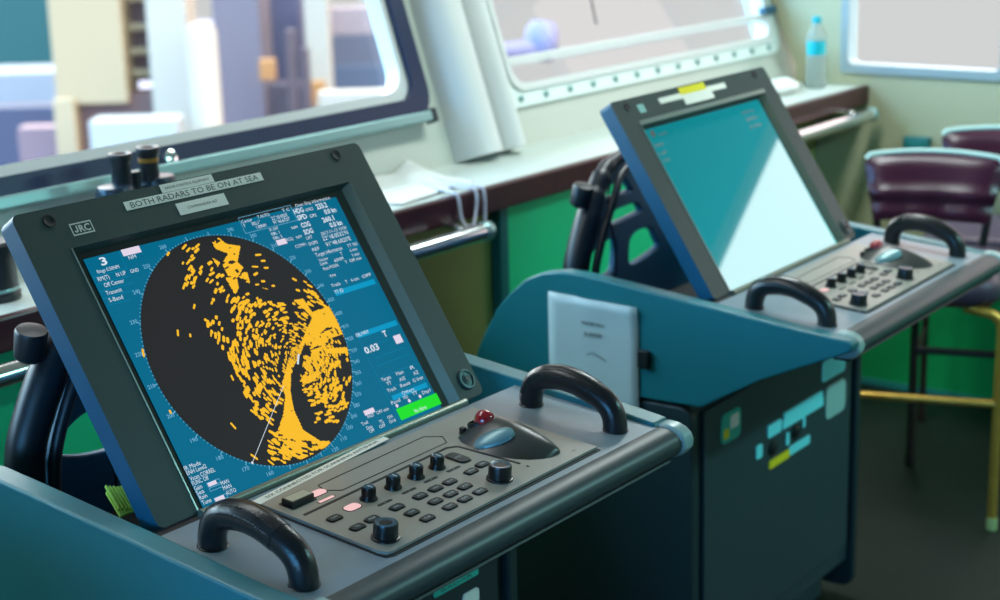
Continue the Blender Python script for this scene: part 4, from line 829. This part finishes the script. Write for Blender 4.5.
# ------------------------------------------------------------------ chairs
gold = mat('gold_tube', (206, 160, 70), 0.32, metal=0.55, vary=0.2, vscale=30)
vinyl = mat('maroon_vinyl', (58, 16, 40), 0.28, bump=0.15, bscale=60, vary=0.2, vscale=9)
piping = mat('pale_piping', (170, 205, 200), 0.4); seatv = mat('grey_maroon_vinyl', (74, 62, 80), 0.4); under = mat('seat_underside', (96, 52, 30), 0.5)
tip = mat('foot_cap', (170, 190, 130), 0.4); dleg = mat('dark_tube', (44, 30, 30), 0.4)
def make_chair(loc, rz, label, front=gold, fl='gold front leg'):
    r = empty('chair', loc, rz, label=label, cat='chair', group='maroon chairs by the right wall')
    # back-rest: curved pad with a sagging fold
    mb = MB(); nu, nv = 22, 16; V = []
    def pt(a, v, side):
        hw = 0.148+0.040*v**0.7; rc = max(0, v-0.85)/0.15
        hw -= 0.018*rc**2
        fold = 0.016*math.exp(-((v-0.42)/0.10)**2)*(1-a*a*0.5) - 0.010*math.exp(-((v-0.30)/0.08)**2) + 0.004*math.sin(9*a+3)*math.exp(-((v-0.2)/0.2)**2)
        edge = (1-abs(a)**6)*(1-abs(2*v-1)**8)
        return Vector((side*(0.026*edge+0.004) + (fold if side > 0 else 0) + 0.025*a*a-0.05*v, hw*a, 0.738+0.180*v-0.010*a*a*v))
    for side in (-1, 1):
        mb.mesh([pt(-1+2*i/nu, j/nv, side) for j in range(nv+1) for i in range(nu+1)], [(j*(nu+1)+i, j*(nu+1)+i+1, (j+1)*(nu+1)+i+1, (j+1)*(nu+1)+i) for j in range(nv) for i in range(nu)])
    rim = [(i/nu*2-1, 0) for i in range(nu)]+[(1, j/nv) for j in range(nv)]+[(1-2*i/nu, 1) for i in range(nu)]+[(-1, 1-j/nv) for j in range(nv)]
    n = len(rim); mb.mesh([pt(*q, -1) for q in rim]+[pt(*q, 1) for q in rim], [(i, (i+1) % n, n+(i+1) % n, n+i) for i in range(n)])
    bk = mb.build('backrest', vinyl, r, smooth=70)
    mb = MB(); mb.tube([((pt(a, v, -1)+pt(a, v, 1))/2+Vector((0, 0, 0.003))) for a, v in [(-1, .93)]+[(-1+2*i/16, 1) for i in range(17)]+[(1, .93)]], 0.0075, 8); mb.build('piping', piping, bk, smooth=60)
    # seat
    mb = MB(); o2 = rrect(-0.02, -0.205, 0.40, 0.205, 0.06, 5)
    def lay(g, z): return [Vector((0.19+(x-0.19)*g, y*g, z)) for x, y in o2]
    L = [lay(0.97, 0.610), lay(1.0, 0.622), lay(1.0, 0.65), lay(0.96, 0.668), lay(0.7, 0.674)]
    n = len(o2); mb.mesh([p for q in L for p in q], [tuple(range(n))[::-1]] + [(k*n+i, k*n+(i+1) % n, (k+1)*n+(i+1) % n, (k+1)*n+i) for k in range(4) for i in range(n)] + [tuple(range(4*n, 5*n))])
    st = mb.build('seat', seatv, r, smooth=60)
    mb = MB(); mb.prism([Vector((0.19+(x-0.19)*0.9, y*0.9, 0.594)) for x, y in o2], (0, 0, 0.017)); mb.build('seat_base', under, st, smooth=None)
    for sx, x in ((-1, -0.02), (1, 0.38)):
        for s in (-1, 1):
            mb = MB(); mb.tube(smoothpath([(x+0.02*-sx, s*0.12, 0.590), (x, s*0.16, 0.588), (x, s*0.195, 0.575), (x, s*0.210, 0.54), (x, s*0.210, 0.40), (x, s*0.210, 0.012)], 6), 0.0125 if sx > 0 else 0.011, 12)
            lg = mb.build('leg', front if sx > 0 else dleg, r, smooth=60)
            lg['label'] = fl if sx > 0 else 'dark rear leg'
            mb = MB(); mb.lathe((x, s*0.210, 0), (0, 0, 1), [(0, 0.012), (0.004, 0.0145), (0.035, 0.014), (0.036, 0.012)], 14); mb.build('foot_cap', tip if (sx > 0 and front is gold) else dleg, lg)
    mb = MB(); mb.cyl((0.38, -0.21, 0.345), (0.38, 0.21, 0.345), 0.0105); mb.build('stretcher', front, r, smooth=60)
    for s in (-1, 1):
        mb = MB(); mb.cyl((-0.02, s*0.21, 0.30), (0.38, s*0.21, 0.30), 0.008); mb.build('stretcher', dleg, r, smooth=60)
        mb = MB(); mb.tube(smoothpath([(0.0, s*0.12, 0.60), (-0.012, s*0.135, 0.66), (-0.008, s*0.148, 0.74), (-0.012, s*0.152, 0.83), (-0.03, s*0.150, 0.90)], 5), 0.011, 10); mb.build('back_post', M['blackm'], r, smooth=60)
    return r
make_chair((3.025, 0.315, 0), R(199), 'maroon vinyl chair with gold front legs nearest the rear radar console')
make_chair((3.505, 0.297, 0), R(199), 'maroon vinyl chair behind the nearer one, against the right wall', dleg, 'dark front leg')

# ------------------------------------------------------------------ outside: quay and harbour structures far beyond the window
OM = dict(teal=(0, 84, 76), hull=(190, 175, 178), dark=(80, 70, 98), pink=(190, 136, 136), cream=(230, 184, 134), leg=(230, 186, 138), brown=(130, 78, 66), white=(236, 206, 180), slab=(216, 204, 198), lav=(150, 124, 134),
          lav2=(100, 88, 122), orange=(236, 150, 78), rust=(110, 78, 82), beam=(206, 160, 156), slate=(134, 122, 140), slate2=(116, 118, 144), browner=(118, 96, 112))
OM = {k: mat('outside_'+k, tuple(int(c*OUTK) for c in v), 0.7) for k, v in OM.items()}
GZ = -5.3; RZ = math.atan2(-0.79319221, 0.60838788)
EX = Vector((math.cos(RZ), math.sin(RZ), 0)); EY = Vector((-math.sin(RZ), math.cos(RZ), 0))
def obox(mb, c, w, h, dep, ground=False, mi=0):
    c = Vector(c); z0 = GZ if ground else c.z-h/2; z1 = c.z+h/2; mb.mi = mi
    mb.box(Vector((c.x, c.y, (z0+z1)/2))+EY*dep/2, (w, dep, z1-z0), EX, EY)
def outthing(name, label, cat, items, loc):
    r = empty(name, (loc[0], loc[1], GZ), label=label, cat=cat)
    for pn, c, w, h, dep, g, m in items:
        mb = MB(); obox(mb, c, w, h, dep, g); mb.build(pn, OM[m], r, -Vector((loc[0], loc[1], GZ)), smooth=None, bev=0.03)
    return r
mb = MB()
mb.face([(14, 15, GZ), (24, 21.5, GZ), (60, 54, GZ), (50, 70, GZ), (20, 60, GZ), (8, 40, GZ)]); S(mb.build('ground', mat('quay_concrete', (112, 98, 108), 0.8, vary=0.3, vscale=0.5), None, smooth=None))
outthing('harbour_tower', 'cream harbour tower with a rust brown ladder bay outside the left window', 'tower', [
    ('wall', (20.75, 26.18, -1.05), 1.48, 3.6, 1.2, False, 'cream'), ('leg', (20.26, 26.50, -3.34), 0.43, 1.28, 0.5, True, 'leg'), ('ladder_bay', (21.93, 26.06, -0.9), 0.57, 3.2, 1.0, False, 'brown'),
    ('underside', (21.29, 25.82, -3.03), 2.05, 0.73, 0.8, True, 'brown'), ('annex', (21.76, 24.86, -1.1), 0.82, 3.6, 1.2, True, 'white')] +
    [('rung', (21.80+0.0, 25.86, z), 0.5, 0.14, 0.12, False, 'cream') for z in (-0.75, -1.35, -1.85, -2.3)], (20.9, 26.3))
mb = MB(); mb.lathe((21.39, 23.42, GZ), (0, 0, 1), [(0, 0.30), (4.0, 0.30), (4.15, 0.22)], 20)
tag(mb.build('storage_tank', OM['white'], None, smooth=40), 'white cylindrical tank standing right of the cream harbour tower', 'tank')
outthing('green_hull', 'teal green hull side with a white band outside the left window', 'ship', [('hull', (27.23, 37.76, -1.9), 2.55, 3.5, 3, True, 'teal'), ('white_band', (24.48, 33.97, -3.50), 2.18, 0.94, 2, False, 'hull'), ('fender', (23.12, 32.19, -3.89), 2.08, 0.55, 1, True, 'dark')], (26, 36))
outthing('cargo_crate', 'pinkish crate on the quay in front of the green hull', 'crate', [('crate', (21.56, 29.13, -3.91), 0.98, 0.51, 0.6, True, 'pink')], (21.56, 29.4))
outthing('concrete_block', 'long pale concrete block at the foot of the harbour tower', 'block', [('block', (19.57, 23.54, -3.28), 1.70, 0.88, 0.8, True, 'slab')], (19.8, 23.8))
outthing('warehouse', 'lavender grey warehouse wall beyond the white tank', 'building', [('wall', (26.76, 28.08, -2.2), 1.13, 5.0, 2, True, 'lav'), ('annex', (29.01, 28.83, -1.5), 0.96, 3.0, 2, True, 'lav2'), ('lower_wall', (27.99, 27.59, -3.94), 1.86, 1.15, 1, True, 'browner')], (27.5, 28.5))
cr = outthing('crane', 'brown crane with two posts and a pale beam outside the left window', 'crane', [('post', (25.97, 25.52, -3.05), 0.23, 2.56, 0.25, True, 'rust'), ('post', (26.12, 25.24, -3.25), 0.18, 2.13, 0.25, True, 'rust'), ('cabin', (27.36, 26.01, -1.46), 0.56, 1.8, 0.6, True, 'white'),
    ('beam', (29.53, 26.48, -1.91), 2.6, 0.67, 0.5, False, 'beam'), ('lamp', (25.69, 26.04, -2.68), 0.37, 0.47, 0.3, False, 'orange'), ('lamp', (27.01, 25.74, -3.35), 0.33, 0.54, 0.3, False, 'orange')], (26.5, 26))
outthing('barge', 'slate grey barge with a pale deck at the right of the left window', 'barge', [('deckhouse', (31.5, 28.4, -2.87), 2.6, 0.75, 0.8, True, 'slate'), ('hull', (31.52, 28.22, -3.67), 2.9, 0.71, 1.0, True, 'slate2')], (31.2, 28.3))
outthing('pier', 'low pale pier at the lower right of the left window', 'pier', [('deck', (25.4, 22.8, -3.24), 2.04, 0.585, 0.5, True, 'white')], (25.4, 22.8))
hv = empty('deck_vent', (10.9, 8.2, -1.0), label='lavender grey gooseneck vent seen through the middle window', cat='vent')
lavm = mat('vent_paint', (86, 78, 104), 0.6)
mb = MB(); mb.tube([(-0.9, 0, -1.4), (-0.9, 0, 1.0), (-0.75, 0, 1.06), (0.0, -0.1, 1.02), (0.7, -0.2, 1.0)], [0.09, 0.09, 0.09, 0.085, 0.1], 14); mb.build('pipe', lavm, hv, smooth=50)
mb = MB(); mb.lathe((0.75, -0.22, 0.9), (0.25, 0, 1), [(0, 0.12), (0.12, 0.17), (0.28, 0.16), (0.36, 0.11), (0.37, 0)], 20); mb.build('bell', lavm, hv, smooth=50)

# ------------------------------------------------------------------ light
def area(name, loc, rot, sx, sy, e, col):
    l = bpy.data.lights.new(name, 'AREA'); l.shape = 'RECTANGLE'; l.size = sx; l.size_y = sy; l.energy = e; l.color = col
    o = bpy.data.objects.new(name, l); o.location = loc; o.rotation_euler = rot; C.objects.link(o); return o
lf = mat('lamp_housing', (210, 210, 204), 0.5)
dif = emat('lamp_tube', (255, 250, 240), 2.0)
for i, (x, y, e, lc) in enumerate(LAMPS):
    r = empty('ceiling_lamp', (x, y, ZF+CEI), label='fluorescent ceiling lamp %s' % ('above the front radar console near the windows', 'above the rear radar console near the windows', 'furthest from the windows, added for cyan light on the rear console')[i], cat='lamp')
    mb = MB(); mb.bx(-0.6, 0.6, -0.1, 0.1, -0.05, 0); mb.build('housing', lf, r, smooth=None, bev=0.01)
    for s in (-1, 1):
        mb = MB(); mb.cyl((-0.57, s*0.05, -0.065), (0.57, s*0.05, -0.065), 0.013); mb.build('tube', dif, r, smooth=40)
    area('lamp_light', (x, y, ZF+CEI-0.085), (0, 0, 0), 1.15, 0.18, e, lc)
w = bpy.data.worlds.new('sky'); SC.world = w; w.use_nodes = True; nt = w.node_tree; nt.nodes.clear()
out = nt.nodes.new('ShaderNodeOutputWorld'); bg = nt.nodes.new('ShaderNodeBackground'); tc = nt.nodes.new('ShaderNodeTexCoord'); sp = nt.nodes.new('ShaderNodeSeparateXYZ')
nt.links.new(tc.outputs['Generated'], sp.inputs[0])
def ramp(src, stops):
    r = nt.nodes.new('ShaderNodeValToRGB'); r.color_ramp.interpolation = 'LINEAR'
    while len(r.color_ramp.elements) < len(stops): r.color_ramp.elements.new(0.5)
    for e, (p, c) in zip(r.color_ramp.elements, stops): e.position = p; e.color = (*c, 1)
    nt.links.new(src, r.inputs[0]); return r
mp = nt.nodes.new('ShaderNodeMapRange'); mp.inputs['From Min'].default_value = -1; mp.inputs['From Max'].default_value = 1; nt.links.new(sp.outputs['Z'], mp.inputs['Value'])
mx_ = nt.nodes.new('ShaderNodeMapRange'); mx_.inputs['From Min'].default_value = -1; mx_.inputs['From Max'].default_value = 1; nt.links.new(sp.outputs['X'], mx_.inputs['Value'])
# strength by elevation: white haze low down, bright sky above the horizon
el = nt.nodes.new('ShaderNodeMapRange'); el.inputs['From Min'].default_value = 0.02; el.inputs['From Max'].default_value = 0.12; el.inputs['To Min'].default_value = HAZE; el.inputs['To Max'].default_value = SKY
nt.links.new(sp.outputs['Z'], el.inputs['Value'])
side = ramp(mx_.outputs[0], SIDE)
hz = nt.nodes.new('ShaderNodeMapRange'); hz.inputs['From Min'].default_value = 0.0; hz.inputs['From Max'].default_value = 0.1; nt.links.new(sp.outputs['Z'], hz.inputs['Value'])
mxc = nt.nodes.new('ShaderNodeMix'); mxc.data_type = 'RGBA'; mxc.inputs['A'].default_value = (1, 1, 1, 1)
nt.links.new(hz.outputs[0], mxc.inputs['Factor']); nt.links.new(side.outputs['Color'], mxc.inputs['B'])
nt.links.new(mxc.outputs['Result'], bg.inputs['Color']); nt.links.new(el.outputs[0], bg.inputs['Strength']); nt.links.new(bg.outputs[0], out.inputs[0])
def portal(name, loc, rot, sx, sy):
    o = area(name, loc, rot, sx, sy, 1, (1, 1, 1)); o.data.cycles.is_portal = True; return o
zc = ZF+(0.165+TOP)/2
portal('portal_front', WP(0.42, 0.51, 0.09)+OFF, (R(-90)-math.atan(LEAN)*-1, 0, 0), 2.95, 0.75)
portal('portal_middle', WP(2.94, 0.51, 0.09)+OFF, (R(-90)-math.atan(LEAN)*-1, 0, 0), 1.5, 0.75)
portal('portal_left', (XL-0.09, -0.75, zc), (0, R(-90), 0), 0.78, 1.7)
portal('portal_right', (XR+0.09, 0.65, zc), (0, R(90), 0), 0.78, 0.52)
portal('portal_right', (XR+0.09, -0.565, zc), (0, R(90), 0), 0.78, 1.57)
# ------------------------------------------------------------------ camera
cam = bpy.data.cameras.new('camera'); co = bpy.data.objects.new('camera', cam); C.objects.link(co); SC.camera = co
r = Vector((0.60838788, -0.79319221, -0.02665178)); u = Vector((0.21681132, 0.13380503, 0.96700003)); f = Vector((0.76345075, 0.5940895, -0.25337841))
m = Matrix((r, u, -f)).transposed().to_4x4(); m.translation = Vector((-1.21616378, -1.4787637, 0.76016478+ZF)); co.matrix_world = m
cam.sensor_width = 36; cam.lens = 59.654; cam.clip_start = 0.02; cam.clip_end = 300
cam.dof.use_dof = True; cam.dof.focus_distance = 2.12; cam.dof.aperture_fstop = FSTOP; cam.dof.aperture_blades = 7
SC.view_settings.view_transform = 'Standard'; SC.view_settings.look = 'None'; SC.view_settings.exposure = EXPO; SC.view_settings.gamma = 1.0
SC.view_settings.use_curve_mapping = False
SC.cycles.use_denoising = True; SC.cycles.max_bounces = 8; SC.cycles.transparent_max_bounces = 16; SC.cycles.sample_clamp_indirect = 6
